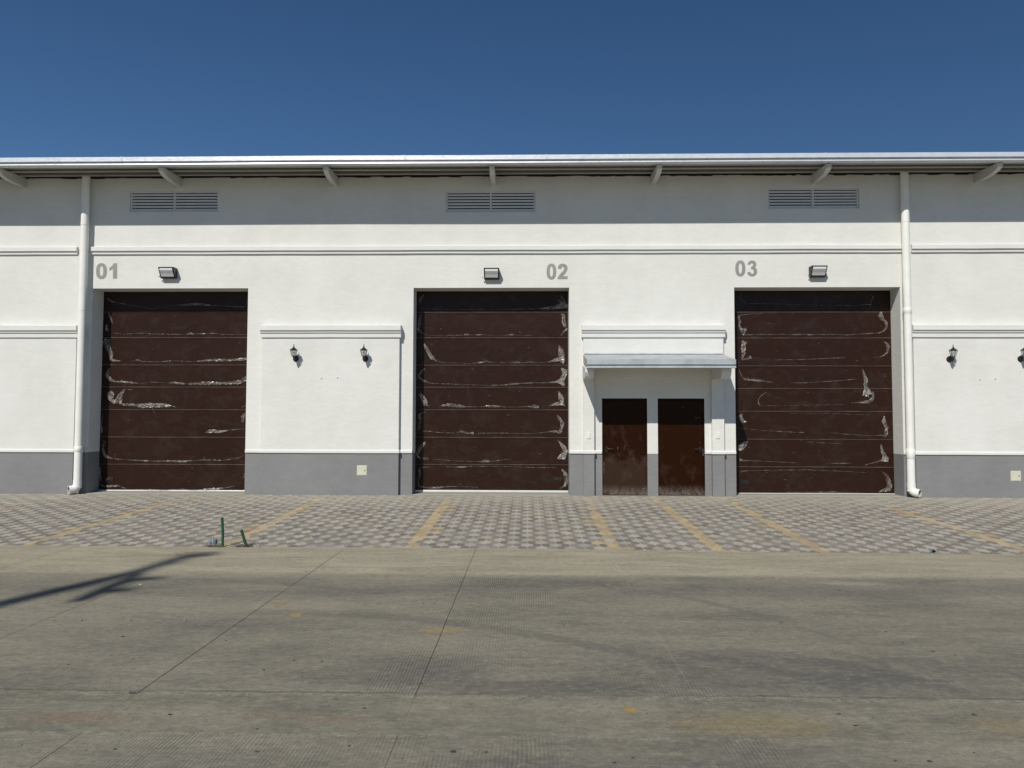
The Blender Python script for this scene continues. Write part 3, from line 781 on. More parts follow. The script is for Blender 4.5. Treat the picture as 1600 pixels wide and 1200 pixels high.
G1F = {
 0: [[(168, 466, 3), (173, 470, 2), (180, 472.5, 1.5), (237, 482.5, .8), (270, 477.5, .8), (310, 475, 4), (340, 478, 1), (385, 480, 1.5), (388, 460, 2)]],
 1: [[(175, 520.3, .8), (195, 522, .9), (220, 521, 1), (227, 520.6, 2.2), (234, 521.8, .8), (257, 522, 1.6), (287, 522.5, .8), (294, 522, 2), (299, 519.8, 4.2), (302, 522, 1.5), (318, 521.4, 1.6), (335, 521, 2), (350, 522.6, .8), (385, 523, .8)], [(170, 488, 2), (173, 496, 3.5), (176, 505, 2)], [(168, 507, 2), (166, 514, 4), (170, 519, 2)]],
 2: [[(163, 531, 9), (167, 541, 5), (172, 549, 6), (176, 554, 9), (172, 561, 4), (180, 563.6, 2.5), (190, 564, .8)], [(205, 565, .8), (215, 562.4, 3.5), (222, 565, 1), (247, 565.5, 1.6), (272, 563.6, 1.2), (300, 565, .8), (330, 562.7, 3), (358, 562.6, 3), (386, 560.6, 3.5)]],
 3: [[(171, 576, 2), (168, 587, 6), (172, 592, 5), (180, 596, 2), (197, 597, 3), (220, 599.4, 1), (237, 597, 1.4), (262, 598.5, .8), (275, 598, 3.2), (290, 600, 2), (305, 599.5, 2.5), (320, 599, 6), (340, 599, 4), (360, 598, 3), (375, 597, 5), (386, 591, 6)]],
 4: [[(176, 613, 4), (172, 612, 4), (169, 616, 4), (169, 621, 4.5), (173, 625, 5), (180, 628, 6), (185, 623, 7), (190, 615, 5), (195.5, 608, 1.5)], [(186, 628, 5), (190, 632, 3), (205, 632.5, 3), (222, 634, 5), (235, 633, 7), (250, 633, 7), (262, 633.5, 5), (268, 634, 2), (275, 636, .8)], [(238, 636, 1), (241, 645, .8), (244, 651, .6)], [(386, 628, 1), (384, 634, 2), (378, 636, 1)], [(195, 608, .8), (208, 609, 1)]],
 5: [[(320, 676, 1.2), (330, 673, 5.5), (342, 674.5, 4), (362, 671.5, 1.2), (382, 670, 1)], [(383, 646, 3), (380, 652, 6), (379, 660, 3)], [(162, 648, 2), (158, 660, 2), (160, 676, 3)]],
 6: [[(164, 688, 5), (161, 700, 3), (163, 710, 6), (170, 715, 3), (176, 716.4, 1.3), (200, 718.5, 1), (230, 720, 2.4), (245, 720.7, 1), (265, 720.2, 2.5), (288, 721, 2.4), (300, 719.8, 1.5), (318, 718.4, 2), (350, 719.4, 1), (375, 715, 1.2), (382, 710, 1.5)]],
 7: [[(155, 755, 2), (162, 760, 2.4), (185, 758.6, 2.4), (197, 763.5, 1.2)], [(212, 764.5, 1), (232, 765.2, 2.4), (250, 766, 2), (283, 764, 1), (300, 766, 1), (330, 764.2, 3), (350, 762.5, 2.2), (370, 758.5, 1)], [(382, 740, 4), (381, 747, 3)], [(157, 730, 2), (156, 742, 3), (158, 752, 2)]],
}
def tr5(l): return [[(630+x/3.43, 440+y/3.43, w_) for x, y, w_ in s] for s in l]
G2F = {
 0: tr5([[(110, 70, 1.5), (95, 95, 4), (88, 115, 3)], [(95, 145, .8), (300, 150, .6), (600, 148, 1), (700, 146, 1.6), (780, 143, 3), (840, 132, 9), (865, 122, 12), (882, 130, 4)], [(838, 70, 1.5), (852, 90, 3), (868, 112, 5)]]),
 1: tr5([[(95, 175, 3), (88, 220, 3), (82, 262, 3), (120, 286, 1), (180, 291, .8), (235, 289, 1), (247, 285, 2.2), (262, 290, .7), (320, 286, 1.5), (345, 283, 2.2), (360, 287, .8), (420, 285, 2), (450, 287, .8), (560, 288, .8), (583, 284, 3), (600, 288, .8), (700, 289, .7)], [(845, 173, 1.5), (862, 178, 4), (856, 205, 5), (862, 222, 6), (868, 244, 3)], [(845, 290, 1), (862, 268, 2.5), (877, 250, 2.5)]]),
 2: tr5([[(112, 332, 2.5), (120, 350, 5), (135, 375, 6), (150, 405, 9), (165, 412, 7), (172, 425, 2), (220, 434, .8), (360, 439, 1), (400, 434, 2.2), (450, 430, 2), (480, 434, .7), (570, 436, 1), (608, 430, 3.5), (625, 436, 1), (685, 431, 1.8), (720, 436, .6), (770, 432, 1.4), (800, 425, 3), (830, 412, 9), (850, 420, 12), (856, 395, 7), (858, 375, 5), (848, 355, 3), (832, 338, 1.3)]]),
 3: tr5([[(117, 465, 2), (100, 480, 4), (80, 507, 5), (105, 530, 3), (150, 546, 1), (200, 547, 1.4), (300, 551, .7), (450, 556, .8), (540, 555, 1.8), (580, 549, 2.8), (640, 545, 1.8), (700, 543, 2), (780, 542, 1.8), (822, 538, 3), (850, 530, 10), (862, 500, 9), (868, 475, 10), (850, 463, 2)], [(845, 540, 5), (862, 557, 4)], [(730, 546, .8), (745, 556, 1)]]),
 4: tr5([[(92, 600, 6), (105, 620, 9), (115, 640, 9), (122, 662, 9), (142, 668, 1.3)], [(195, 668, 1.5), (225, 663, 4), (262, 662, 5), (300, 667, 4), (340, 671, 1.6), (420, 671, .7), (450, 667, 2.5), (490, 668, 3), (560, 672, .8), (620, 673, 1.2), (645, 670, 2), (680, 670, 1.5), (705, 668, 5), (728, 676, 3), (720, 664, 1.5)], [(782, 666, 1), (810, 658, 4), (845, 655, 10), (856, 635, 8), (846, 612, 7), (832, 588, 2)]]),
 5: tr5([[(125, 698, 1), (105, 702, 2), (85, 712, 4), (92, 740, 3), (84, 790, 2.5)], [(100, 800, 1.5), (200, 809, 1), (290, 813, 1), (312, 797, 2), (318, 808, 4), (352, 813, 1.6), (378, 811, 3.5)], [(400, 813, .8), (500, 811, 1.3), (590, 813, 1), (700, 814, .6), (785, 805, 1.5), (825, 802, 4), (842, 812, 5), (846, 785, 4), (856, 760, 7), (842, 738, 4), (824, 716, 1.4)]]),
 6: tr5([[(118, 860, 3), (108, 875, 7), (88, 895, 8), (76, 920, 5), (82, 944, 3), (135, 951, 3.5)], [(160, 952, .8), (300, 961, .7), (420, 966, 1), (445, 959, 5), (462, 964, 2), (520, 957, 1), (580, 950, .8)], [(835, 855, 1.5), (850, 875, 4), (864, 895, 6), (872, 915, 7), (855, 940, 13), (826, 948, 2)]]),
 7: tr5([[(150, 993, 1), (85, 996, 2), (90, 1030, 2.5), (80, 1070, 2), (84, 1098, 2.5), (120, 1103, 2), (180, 1105, 3.5), (260, 1097, 1), (400, 1102, .6)], [(230, 992, 1), (320, 995, 3), (350, 990, 1), (500, 990, .7), (700, 996, 1), (820, 996, .8)], [(850, 1005, 3), (868, 1025, 5), (880, 1050, 7), (874, 1080, 6), (855, 1105, 2), (840, 1107, 1)]]),
}
def tr7(l): return [[(1130+x/3.334, 430+y/3.334, w_) for x, y, w_ in s] for s in l]
G3F = {
 0: tr7([[(97, 85, .8), (85, 125, 1), (120, 148, 1), (300, 150, .7), (500, 158, .6), (700, 158, .8), (752, 150, 1.8), (770, 160, 1.5), (762, 145, 2), (785, 115, 1.6), (765, 98, 1.2)]]),
 1: tr7([[(215, 199, 1.3), (130, 203, 1), (85, 208, 1.5), (76, 215, 3), (88, 245, 4), (80, 262, 2), (98, 290, 5), (118, 282, 9)], [(110, 311, 1.3), (200, 309, 1.5), (310, 308, 1.5), (450, 310, 1.8), (560, 308, 1), (640, 312, 1.8), (740, 305, 1.5), (815, 300, 1.6), (842, 285, 2.5), (852, 258, 3.5), (840, 235, 4), (828, 228, 8), (815, 205, 7), (820, 190, 2)]]),
 2: tr7([[(98, 342, 3), (108, 360, 5), (102, 385, 9), (106, 405, 8), (96, 440, 2.5), (120, 438, 3), (145, 425, 4.5)], [(270, 441, .8), (380, 440, 1), (460, 438, 1.5), (560, 432, .9), (630, 431, 1.5)], [(780, 430, .8), (825, 424, 1.5), (852, 408, 3), (858, 375, 4), (850, 355, 3.5), (832, 343, 1)]]),
 3: tr7([[(82, 492, 1), (95, 525, 1.5), (110, 542, 2.5), (190, 549, 2.5), (235, 555, 1.5), (268, 562, .8)], [(350, 562, .7), (440, 560, 1.2), (600, 550, 1.3), (700, 540, 1.2)], [(724, 488, .8), (732, 520, 4), (742, 548, 5.5), (738, 580, 5), (748, 600, 8), (750, 622, 13), (745, 632, 10)], [(776, 606, 1.5), (783, 628, 4), (775, 645, 4), (762, 660, 4), (700, 664, 1.8), (668, 666, 1)], [(400, 490, .6), (440, 492, .8)]]),
 4: tr7([[(224, 610, .9), (195, 628, 2), (183, 645, 2), (180, 668, 2), (193, 679, 2)], [(200, 680, .6), (400, 678, .6), (640, 672, .6)]]),
 5: tr7([[(95, 722, 2), (85, 742, 5), (96, 757, 9), (115, 766, 3)], [(66, 795, 1), (130, 801, .8), (220, 810, .9), (300, 815, .9), (420, 819, 1.3)], [(560, 820, 1), (640, 828, 1), (760, 836, .9), (835, 834, 2), (845, 846, 3), (848, 815, 5), (850, 790, 4), (832, 768, 5), (838, 735, 3)], [(350, 720, .6), (600, 722, .6), (760, 728, .6)]]),
 6: tr7([[(128, 868, 2), (105, 875, 7), (90, 895, 12), (100, 910, 4)], [(85, 962, 4), (110, 965, 1.2), (200, 968, .9), (390, 978, .9)], [(560, 982, 1), (600, 980, 2), (665, 979, 1.4)], [(740, 988, 2), (760, 982, 1), (800, 974, 2), (828, 962, 3), (850, 966, 9), (842, 945, 6), (828, 925, 6), (820, 882, 2)], [(420, 868, .8), (520, 872, .8), (620, 879, .6)]]),
 7: tr7([[(85, 1045, 1), (90, 1020, 1.2), (200, 1017, .8), (450, 1013, 1.2), (470, 1016, 1.5), (600, 1020, .8), (740, 1028, .6)], [(822, 1022, 1), (848, 1038, 3), (862, 1065, 4), (868, 1090, 6), (862, 1118, 8), (835, 1118, 4), (810, 1130, 1.5)], [(330, 1131, 2), (450, 1130, 1), (585, 1131, 3), (610, 1132, 1), (720, 1134, 1)]]),
}
dz3 = 0
for gi, (G, FD, hx, lab) in enumerate(((G1, G1F, (171, 749.5), 'brown sectional door under number 01'), (G2, G2F, (871, 749.5), 'brown sectional door left of number 02'), (G3, G3F, (1163.5, 754), 'brown sectional door under number 03'))):
    DR = empty('roller_door', (0, 0, 0)); DR.parent = WH; tag(DR, lab)
    a, b = G[0]-.15, G[1]+.15
    cxp = {0: 275, 1: 768, 2: 1270}[gi]
    zz = [PY(cxp, {0: v-.3, 1: v, 2: v+((v-500)*.017)}[gi], GY).z for v in lines_px]
    zz[0] = GH+.2
    for k in range(8):
        zt, zb = zz[k], zz[k+1]
        q = MB()
        y0 = GY + (0 if k else .0)
        ins = .004
        q.prism_x([(y0+.04, zt-.002), (y0+.012, zt-.002), (y0, zt-.012), (y0, zt-.045), (y0+.003, zt-.048), (y0+.003, zt-.052), (y0, zt-.055), (y0, zb+.006), (y0+.006, zb+.001), (y0+.04, zb+.001)], a, b)
        o = q.build('door_section', M_brown, DR)
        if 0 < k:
            q = MB(); q.box(a, b, y0-.003, y0+.01, zt-.0062, zt-.0005); q.build('joint_highlight', M_joint_highlight, DR)  # added thin pale strip: painted sun highlight along the section's top bevel
        for s_, strip in enumerate(FD.get(k, [])):
            mbf = MB(); rib(mbf, strip, gi*100+k*10+s_, GY)
            # film belongs to the door: sub-part of it
            mbf.build('film_scrap', M_film, DR, recalc=False)
    for si, ol in enumerate(SHEETS[gi]):
        q = MB(); sheet(q, ol, gi*40+si, GY); q.build('film_scrap', M_film, DR, recalc=False)
    q = MB(); q.box(a, b, GY-.006, GY+.03, zz[8]-.045, zz[8]-.0); q.build('bottom_rail', M_alu, DR, .003)
    q = MB(); q.box(a, b, GY-.002, GY+.025, .007, zz[8]-.046); q.build('bottom_seal', M_rubber, DR)
    p = PY(hx[0], hx[1], GY); q = MB()
    q.box(p.x-.09, p.x+.09, GY-.012, GY-.0005, p.z-.045, p.z+.045); q.box(p.x-.07, p.x+.02, GY-.03, GY-.012, p.z-.008, p.z+.012)
    q.build('pull_handle', M_black, DR, .004)
    # loose crumbs of film shine (small flecks)
    fl = MB(); rnd = random.Random(40+gi)
    for _ in range(46):
        x = rnd.uniform(a+.3, b-.3); z = rnd.uniform(.1, 4.0); L = rnd.uniform(.015, .07); h_ = rnd.uniform(.002, .006); an = rnd.uniform(-.3, .3)
        fl.add([(x, GY-.004, z), (x+L, GY-.006, z+L*an), (x+L*.9, GY-.006, z+L*an+h_), (x+.1*L, GY-.004, z+h_)], [(0, 1, 2, 3)])
    tag(fl.build('film_fleck', M_film, DR, recalc=False), kind='stuff')

# ---- the two steel doors
for G, mt, hand, lab in ((D1, M_door1, 'l', 'brown steel door with dusty scuffed lower half'), (D2, M_door2, 'r', 'clean dark brown steel door')):
    DO = empty('entrance_door', (0, 0, 0)); DO.parent = WH; tag(DO, lab)
    a, b = G; yd = .03
    q = MB(); q.box(a, a+.03, .012, .2, .0, DH); q.box(b-.03, b, .012, .2, .0, DH); q.box(a+.03, b-.03, .012, .2, DH-.035, DH)
    q.build('door_frame', M_black if False else mt, DO, .002)
    q = MB(); q.box(a+.033, b-.033, yd, yd+.045, .015, DH-.04); q.build('door_leaf', mt, DO, .003)
    x = a+.10 if hand == 'l' else b-.10; s_ = 1 if hand == 'l' else -1
    z = Z_(702, 1000, .03)
    q = MB(); q.box(x-.025, x+.025, yd-.008, yd-.0005, z-.06, z+.06); q.tube([(x, yd-.005, z+.01), (x, yd-.05, z+.01), (x+s_*.03, yd-.06, z+.01), (x+s_*.13, yd-.055, z+.008)], .010, 10)
    q.build('door_handle', M_black, DO)
    # leftover film edge bits on the leaf
    q = MB()
    st = [[(943.5, 722, 1.5), (943, 731, 1.8), (944, 740, 1.5)], [(965, 698, 1), (965.3, 703, 1)], [(1003, 766, 1.8), (1007, 763, 1.6), (1011, 760.5, 1)], [(955, 653, 1), (961, 654, .8)], [(1009.5, 633, 1), (1009.5, 640, 1)]] if hand == 'l' else \
         [[(1030, 760, 2), (1031, 766, 3)], [(1028.5, 695, 1), (1028.5, 705, 1)], [(1066, 633, 1), (1067, 638, 1.3)], [(1085, 653, .9), (1093, 652.5, 1)], [(1098, 633, 1), (1098, 642, 1.2)], [(1093, 690, .8), (1093.5, 693, 1)], [(1098, 700, 1), (1098.5, 712, 1)]]
    for i, s2 in enumerate(st): rib(q, s2, 500+i, yd, 1, .003)
    q.build('film_scrap', M_film, DO, recalc=False)

# ---- canopy over the two doors
CN = empty('door_canopy', (0, 0, 0)); CN.parent = WH; tag(CN, 'zinc sheet canopy over the two steel doors')
CY = -1.07
cx0, cx1 = X_(916.8, 567, CY), X_(1150, 567, CY)
zf0, zf1 = Z_(575, 1030, CY), Z_(562, 1030, CY)
zw = Z_(554, 1030, -PT)
q = MB(); q.prism_x([(CY+.006, zf1-.006), (-PT-.001, zw-.012), (-PT-.001, zw), (CY+.006, zf1+.006)], cx0, cx1)
q.build('roof_sheet', M_zinc, CN)
q = MB(); q.sweep_x([(CY+.06, zf1+.010), (CY, zf1+.008), (CY-.006, zf0+.072), (CY+.04, zf0+.070), (CY+.04, zf0+.050), (CY-.004, zf0+.044), (CY-.008, zf0+.004), (CY+.07, zf0), (CY+.07, zf0+.006), (CY+.05, zf0+.01), (CY+.05, zf1-.004), (CY+.06, zf1)], segs(cx0, cx1, .8), .002)
q.build('fascia', M_zinc, CN)
for x0_, x1_ in ((cx0, cx0+.012), (cx1-.012, cx1)):
    q = MB(); q.prism_x([(CY+.03, zf0), (CY+.03, zf1-.01), (-PT-.001, zw-.02), (-PT-.001, zw-.17)], x0_, x1_)
    q.build('end_cap', M_steel, CN)
q = MB(); q.prism_x([(CY+.035, zf0+.028), (-PT-.001, zw-.13), (-PT-.001, zw-.11), (CY+.035, zf0+.045)], cx0+.013, cx1-.013); q.build('soffit', M_rafter, CN)
q = MB(); q.prism_x([(-PT-.05, zw-.0), (-PT-.001, zw+.0), (-PT-.001, zw+.035), (-PT-.008, zw+.035)], cx0+.02, X_(1129, 556, -PT)); q.build('flashing', M_zinc, CN)
for a, b in ((914.5, 928), (1128, 1143)):
    xa, xb = X_(a, 583, -.95), X_(b, 583, -.95)
    zb_ = Z_(591, (a+b)/2, -.93)
    q = MB(); q.prism_x([(-PT-.001, zb_+.02), (-.80, zb_), (-.90, zb_+.035), (-.96, zb_+.12), (-.965, zf0+.02), (-PT-.001, zf0+.12)], xa, xb)
    q.build('corbel', MT, CN, .006)

# ------------------------------------------------------------------ downpipes
def downpipe(px, top_py, side, label, joint_py, collars):
    Yc = -.135; rr = .082
    x = X_(px, 600, Yc)
    T = empty('downpipe', (x, Yc, 0), label, 'downpipe', 'downpipes on the warehouse wall')
    ztop = 7.0
    q = MB(); q.tube([(x, Yc, .22), (x, Yc, ztop)], rr, 28, caps=(False, False)); reparent(q.build('pipe', M_pvc), T)
    for c0, c1 in collars:
        za, zb = Z_(c1, px, Yc), Z_(c0, px, Yc)
        q = MB(); q.tube([(x, Yc, za), (x, Yc, za+.006), (x, Yc, zb-.006), (x, Yc, zb)], [rr+.001, rr+.0065, rr+.0065, rr+.001], 28, caps=(False, False)); reparent(q.build('collar', M_pvc), T)
    # elbow with open mouth turned to the side and forward
    q = MB(); pts = []; dirx = side*.66; diry = -.75
    R0 = .115
    for i in range(9):
        t = i/8*math.pi/2*.94
        d = R0*(1-math.cos(t)); z = .215-R0*math.sin(t)
        pts.append((x+dirx*d, Yc+diry*d, z))
    e = pts[-1]; pts.append((e[0]+dirx*.07, e[1]+diry*.07, e[2]-.004))
    q.tube([(x, Yc, .30), (x, Yc, .24)] + pts, rr+.005, 28, caps=(False, False))
    q.tube([(x, Yc, .24)] + pts, rr-.006, 28, 1, caps=(False, False))
    tip = Vector(pts[-1]); tdir = (tip-Vector(pts[-2])).normalized()
    A = Vector((0, 0, 1)).cross(tdir).normalized(); B = tdir.cross(A)
    ring = []
    for rad in (rr+.005, rr-.006):
        ring.append([tip + (A*math.cos(2*math.pi*k/28)+B*math.sin(2*math.pi*k/28))*rad for k in range(28)])
    q.add(ring[0]+ring[1], [(k, (k+1) % 28, 28+(k+1) % 28, 28+k) for k in range(28)])
    q.tube([(x, Yc, .235), (x, Yc, .238)], rr-.008, 12, 1, caps=(True, True))
    reparent(q.build('elbow', [M_pvc, M_pvc_in]), T)
    for zb in (1.0 if side < 0 else 1.0, Z_(joint_py, px, Yc), 5.9):
        q = MB(); q.tube([(x, Yc, zb-.012), (x, Yc, zb+.012)], rr+.004, 28, caps=(False, False)); q.box(x-.02, x+.02, Yc+rr-.002, -.0005 if True else 0, zb-.012, zb+.012)
        q.box(x-rr-.02, x-rr-.002, Yc-.01, -.0005, zb-.012, zb+.012) if False else None
        reparent(q.build('bracket', M_pvc), T)
    return T
downpipe(125.5, 275, -1, 'white plastic downpipe left of number 01 with outlet turned left', 485, [(697, 706), (759, 762)])
downpipe(1420.3, 270, 1, 'white plastic downpipe right of door 03 with outlet turned right', 490, [(481, 490), (701, 717), (765, 768)])

# ------------------------------------------------------------------ wall lanterns
def lantern_proto(p):
    T = empty('wall_lantern', p)
    q = MB(); q.tube([(0, 0, -.0), (0, -.022, -.0)], [.066, .058], 20); q.tube([(0, -.02, 0), (0, -.035, 0)], [.035, .02], 14)
    q.build('back_plate', M_black, T)
    q = MB(); q.tube([(0, -.03, -.005), (0, -.07, -.045), (0, -.12, -.055), (0, -.155, -.03), (0, -.16, .035)], [.014, .012, .012, .013, .018], 10)
    q.build('arm', M_black, T)
    c = Vector((0, -.16, 0))
    q = MB(); k = 6
    def ring(z, r): return [(c.x+r*math.cos(math.pi/6+2*math.pi*i/k), c.y+r*math.sin(math.pi/6+2*math.pi*i/k), z) for i in range(k)]
    def loft(q, rs, cap=True):
        vs = []; fs = []
        for z, r_ in rs: vs += ring(z, r_)
        for j in range(len(rs)-1):
            for i in range(k): fs.append((j*k+i, j*k+(i+1) % k, (j+1)*k+(i+1) % k, (j+1)*k+i))
        if cap: fs += [tuple(range(k)), tuple(range((len(rs)-1)*k, len(rs)*k))]
        q.add(vs, fs)
    loft(q, [(.028, .024), (.04, .046), (.048, .048)]); q.build('base_cup', M_black, T)
    q = MB(); loft(q, [(.048, .042), (.168, .072)], False); q.build('glass', M_glass, T)
    q = MB()
    A = ring(.048, .045); B = ring(.17, .076)
    for i in range(k): q.tube([A[i], B[i]], .0045, 6)
    q.build('cage', M_black, T)
    q = MB(); loft(q, [(.168, .084), (.176, .086), (.20, .058), (.222, .032), (.236, .016)]); q.tube([(c.x, c.y, .23), (c.x, c.y, .252), (c.x, c.y, .262), (c.x, c.y, .30)], [.013, .014, .009, .007], 8)
    q.build('roof', M_black, T)
    q = MB(); q.tube([(c.x, c.y, .05), (c.x, c.y, .09)], .012, 8); q.tube([(c.x, c.y, .09), (c.x, c.y, .11), (c.x, c.y, .135)], [.014, .022, .010], 10); q.build('bulb', M_plate, T)
    return T
lan = [((462.3, 560.5), 'black lantern on the wall just right of door 01, left of its pair'), ((570.8, 560.5), 'black lantern nearest the left side of door 02, right of its pair'), ((1483.3, 561.5), 'black lantern just right of the right downpipe'), ((1594.5, 561), 'black lantern cut by the right edge of the photo')]
proto = lantern_proto(PY(*lan[0][0], -PT)); proto.location.y = -PT
for i, (pp, lb) in enumerate(lan):
    T = proto if i == 0 else copy_tree(proto)
    T.location = PY(*pp, -PT); tag(T, lb, 'wall lantern', 'black coach lanterns on the wall panels')

# ------------------------------------------------------------------ floodlights above the doors
def flood_proto():
    T = empty('floodlight', (0, 0, 0))
    hw_ = .165
    q = MB()
    q.prism_x([(0, -.12), (-.05, -.14), (-.10, -.128), (-.105, -.115), (-.07, -.105), (-.07, .10), (-.205, .10), (-.215, .108), (-.215, .122), (-.19, .128), (0, .128)], -hw_, hw_)
    # side cheeks framing the lens
    for s_ in (-1, 1):
        xa, xb = sorted((s_*hw_, s_*(hw_-.022)))
        q.prism_x([(-.07, -.112), (-.105, -.112), (-.21, .098), (-.07, .098)], xa+.0006, xb-.0006)
    q.build('housing', M_black, T, .003)
    q = MB(); q.prism_x([(-.112, -.098), (-.150, -.03), (-.172, .0), (-.203, .045), (-.205, .094), (-.195, .094), (-.102, -.098)], -hw_+.026, hw_-.026); q.build('lens', M_lens, T)
    q = MB(); q.prism_x([(-.075, -.095), (-.078, -.095), (-.078, .092), (-.075, .092)], -hw_+.03, hw_-.03)
    q.prism_x([(-.078, .055), (-.15, .088), (-.152, .086), (-.08, .05)], -hw_+.03, hw_-.03); q.build('reflector', M_reflector, T)
    q = MB(); q.box(-.205, -.1855, -.10, -.07, -.10, -.085); q.build('latch', M_black, T)
    return T
fp = flood_proto()
for i, (px, py, lb) in enumerate(((265.5, 427.5, 'black wall floodlight above door 01'), (768.5, 429, 'black wall floodlight above the middle roller door'), (1275.5, 425.5, 'black wall floodlight above door 03'))):
    T = fp if i == 0 else copy_tree(fp)
    T.scale = (1, 1, .88)
    T.location = PY(px, py, 0); tag(T, lb, 'floodlight', 'floodlights above the roller doors')

# ------------------------------------------------------------------ hatches, switch plates
for i, (px, py, lb) in enumerate(((565.5, 735, 'cream service hatch in the plinth below the left pair of lanterns'), (1587, 743.7, 'cream service hatch in the plinth at the right edge'))):
    p = PY(px, py, -PT)
    T = empty('service_hatch', (p.x, -PT, p.z), lb, 'service hatch', 'cream hatches in the grey plinth')
    q = MB(); q.box(-.108, .108, -.006, -.0005, -.108, .108); q.build('hatch_frame', M_hatch, T, .002)
    q = MB(); q.box(-.095, .095, -.012, -.0065, -.095, .095); q.build('hatch_door', M_hatch, T, .003)
    q = MB(); q.tube([(.062, -.012, 0), (.062, -.018, 0)], .011, 12); q.build('lock', M_black, T)
for i, (px, py, lb) in enumerate(((919.5, 680.5, 'white switch plate left of the dusty steel door'), (1121.5, 680.5, 'white switch plate right of the clean steel door'))):
    T = empty('switch_plate', PY(px, py, -PT), lb, 'switch', 'white switch plates beside the steel doors')
    q = MB(); q.box(-.045, .045, -.014, -.0005, -.065, .065); q.build('plate', M_plate, T, .004)
    q = MB(); q.box(-.022, .022, -.02, -.0145, -.03, .03); q.build('rocker', M_plate, T, .003)

# ------------------------------------------------------------------ green stakes and scraps at the paving edge
b0 = PZ(347.5, 854.5, ZR); t0 = PY(347, 808.5, b0.y)
q = MB(); q.tube([(b0.x, b0.y, ZR-.06), (b0.x+.003, b0.y, ZR+.2), t0], .019, 10)
tag(q.build('stake', M_green), 'tall thin green stake standing at the paving edge', 'stake')
b1 = PZ(385, 854.5, ZR); t1 = PY(377, 828, b1.y+.02)
q = MB(); q.tube([(b1.x+.02, b1.y, ZR-.06), t1], .021, 10)
tag(q.build('stake', M_green), 'short leaning green stake beside the tall one', 'stake')
def lump(mb, c, r, sq=.5, seed=0, n=10):
    rnd = random.Random(seed)
    bm = bmesh.new(); bmesh.ops.create_icosphere(bm, subdivisions=1, radius=1)
    vs = []
    for v in bm.verts:
        k = rnd.uniform(.6, 1.2); vs.append((c[0]+v.co.x*r[0]*k, c[1]+v.co.y*r[1]*k, c[2]+max(-.3, v.co.z)*r[2]*k))
    fs = [tuple(v.index for v in f.verts) for f in bm.faces]; bm.free(); mb.add(vs, fs)
p = PZ(331, 851, ZR)
q = MB(); rnd = random.Random(5)
base = [(0, 0, .0), (.05, .01, .02), (.1, -.01, .005)]
for k in range(9):
    a = Vector((p.x+rnd.uniform(-.05, .1), p.y+rnd.uniform(-.03, .05), ZR+.005)); h_ = rnd.uniform(.02, .09)
    q.add([a, a+Vector((rnd.uniform(.01, .03), rnd.uniform(-.02, .02), h_*.3)), a+Vector((rnd.uniform(-.04, .03), rnd.uniform(-.02, .02), h_)), a+Vector((-.03, .0, h_*.4))], [(0, 1, 2, 3)])
tag(q.build('plastic_scrap', M_blue, recalc=False), 'crumpled blue plastic scrap beside the tall green stake', 'litter')
p = PZ(1459, 864, ZR); q = MB()
for k in range(4):
    a = Vector((p.x+rnd.uniform(-.02, .02), p.y+.03, ZR+.002)); q.add([a, a+Vector((.04, 0, .008)), a+Vector((.01, .0, .045)), a+Vector((-.02, .01, .02))], [(0, 1, 2, 3)])
tag(q.build('plastic_scrap', M_blue, recalc=False), 'tiny blue scrap on the paving edge right of the yellow lines', 'litter')
# broken ground around the stakes
q = MB(); rnd = random.Random(9)
for k in range(60):
    if k % 2: cx_, cy_ = PZ(rnd.uniform(328, 356), 852, ZR).x, b0.y+rnd.uniform(-.03, .10)
    else: cx_, cy_ = PZ(rnd.uniform(376, 396), 852, ZR).x, b1.y+rnd.uniform(-.03, .10)
    s_ = rnd.uniform(.008, .028); lump(q, (cx_, cy_, ZR+.004), (s_*1.3, s_, s_*.8), seed=k)
tag(q.build('rubble', M_debris), 'dark crumbs of broken paving round the green stakes', 'rubble', kind='stuff')
M_weed = metal_paint('dry_weed', (.09, .085, .035), .8, 0, .5)
q = MB(); rnd = random.Random(77)
for k in range(70):
    c = (b0.x+rnd.gauss(-.04, .10)) if k % 2 else (b1.x+rnd.gauss(.05, .09)); y = b0.y+rnd.uniform(-.02, .10)
    h_ = rnd.uniform(.02, .07); dx = rnd.uniform(-.05, .05); dy = rnd.uniform(-.03, .03)
    q.add([(c-.003, y, ZR-.005), (c+.003, y, ZR-.005), (c+dx*.6+.002, y+dy*.6, ZR+h_*.7), (c+dx, y+dy, ZR+h_)], [(0, 1, 2, 3)])
tag(q.build('weeds', M_weed, recalc=False), 'dry weeds sprouting at the foot of the green stakes', 'weeds', kind='stuff')
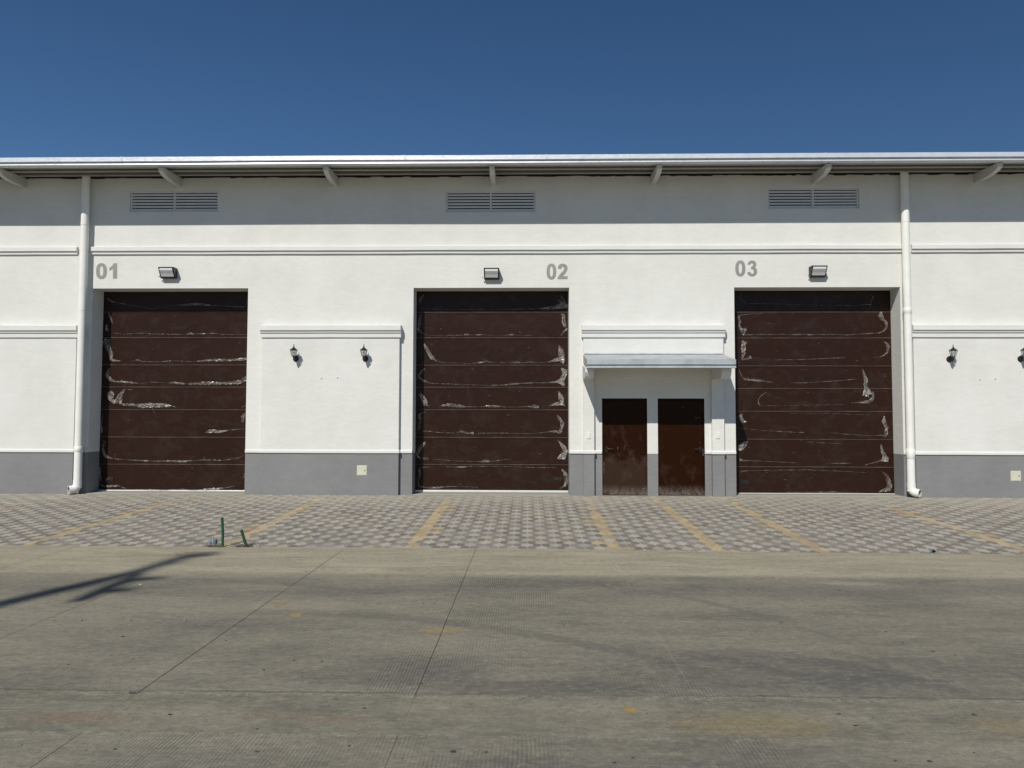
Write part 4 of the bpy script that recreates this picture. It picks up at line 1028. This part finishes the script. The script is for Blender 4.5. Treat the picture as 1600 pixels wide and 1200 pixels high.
# pebbles, dead leaves on the road
q = MB(); rnd = random.Random(3)
spots = [(85, 969.5, 1), (128, 969.5, 1.2), (205, 970, 1), (291, 970.3, .8), (339, 970.6, .9), (192, 995, 1.3), (207, 1083, 2.2), (192, 995, 1), (266, 1116.5, 1.2), (402, 1139.5, 1), (402, 1175, 1.2), (451, 909, 1), (434, 955, .8), (600, 966, .7), (708, 1174.5, 1.6), (759.5, 1175.5, 1.3), (570, 1107, 1.2), (661, 943, 1), (678, 943.2, 1), (728, 928.4, .9), (734, 933.5, .9), (740, 936, .9), (773, 911, .8), (767, 797.5, 1.6), (891, 911, .9), (970, 921.5, .9), (942, 915, .9), (1064, 921.3, 1), (1170, 921, 1.1), (1312, 922.6, 1.2), (1428, 923.4, 1), (1311, 1116, 1.2), (1337, 1134, 1.4), (1523, 1117, 1.4), (1382, 1105, .5), (1383, 987.5, 1.2), (1385, 987.5, 1), (1458, 1018, 1.4), (1493, 1025, 1), (1411, 1005, 1), (1453, 1190, 1.2), (1399, 1189, 1), (1522, 1176, .8), (1357, 947, 1), (1220, 973.5, 1.4), (960, 1192, 1), (989, 1184, 1.2), (546, 1166, 1), (459, 1032, 1), (353, 1001, .8), (107, 1039, 1), (180, 1171, 1), (412, 1047, 1.1), (1549, 901.5, 1)]
for px, py, s_ in spots:
    p = PZ(px, py, ZR) if py > 856 else None
    if p is None:
        d = ray(px, py); nrm = Vector((0, -SL, 1)); t = -nrm.dot(CAM)/nrm.dot(d); p = CAM+d*t
    r_ = .0088*s_; lump(q, (p.x, p.y, p.z+.002), (r_*rnd.uniform(1, 1.8), r_*rnd.uniform(.7, 1.2), r_*.4), seed=int(px))
for k in range(260):
    x = rnd.uniform(-10, 10); y = -rnd.uniform(6.1, 13.5); r_ = rnd.choice((.003, .004, .005, .006, .009)); lump(q, (x, y, ZR+.001), (r_*1.4, r_, r_*.5), seed=k)
tag(q.build('road_debris', M_debris), 'scattered dark pebbles and dead leaf bits on the concrete road', 'debris', kind='stuff')
q = MB(); p = PZ(219, 915, ZR); lump(q, (p.x, p.y, ZR+.008), (.022, .018, .016), seed=2)
tag(q.build('stone', M_palestone), 'small pale stone lying right of the long pole shadow', 'stone')

# ------------------------------------------------------------------ leaning post out of frame whose shadow crosses the road
def on_sun(px, py, hgt):
    g_ = PZ(px, py, ZR); return g_ + to_sun*(hgt/to_sun.z)
T = empty('utility_pole', (0, 0, 0), 'tall leaning grey pole with two short arms left of the photographer', 'pole')
pts = []
chain = [((0, 944), 16.), ((70, 927), 17), ((137, 912), 18.), ((212, 894), 19.4), ((262, 878), 20.8), ((285, 871), 21.6), ((330, 865), 22.6)]
for (a, b), hg in chain: pts.append(on_sun(a, b, hg))
P0 = pts[0]; dv = (pts[0]-pts[2]); dv = dv/abs(dv.z)
base = P0 + dv*(P0.z-ZR+.3)
q = MB(); q.tube([base]+pts, [.24, .145, .14, .135, .12, .10, .12, .07], 12); q.build('pole', M_wood, T)
for ch in ([((124, 938), 12.2), ((165, 920), 12.8), ((195, 908), 13.4), ((222, 896), 14)], [((195, 908), 13.4), ((225, 904.5), 13.6), ((256, 903), 13.8)], [((158, 923), 12.8), ((185, 922), 13.0), ((210, 922), 13.0)], [((262, 880), 20.6), ((290, 878), 20.8)]):
    q = MB(); q.tube([on_sun(a, b, hg) for (a, b), hg in ch], [.085]*(len(ch)-1)+[.04], 8); q.build('arm', M_wood, T)
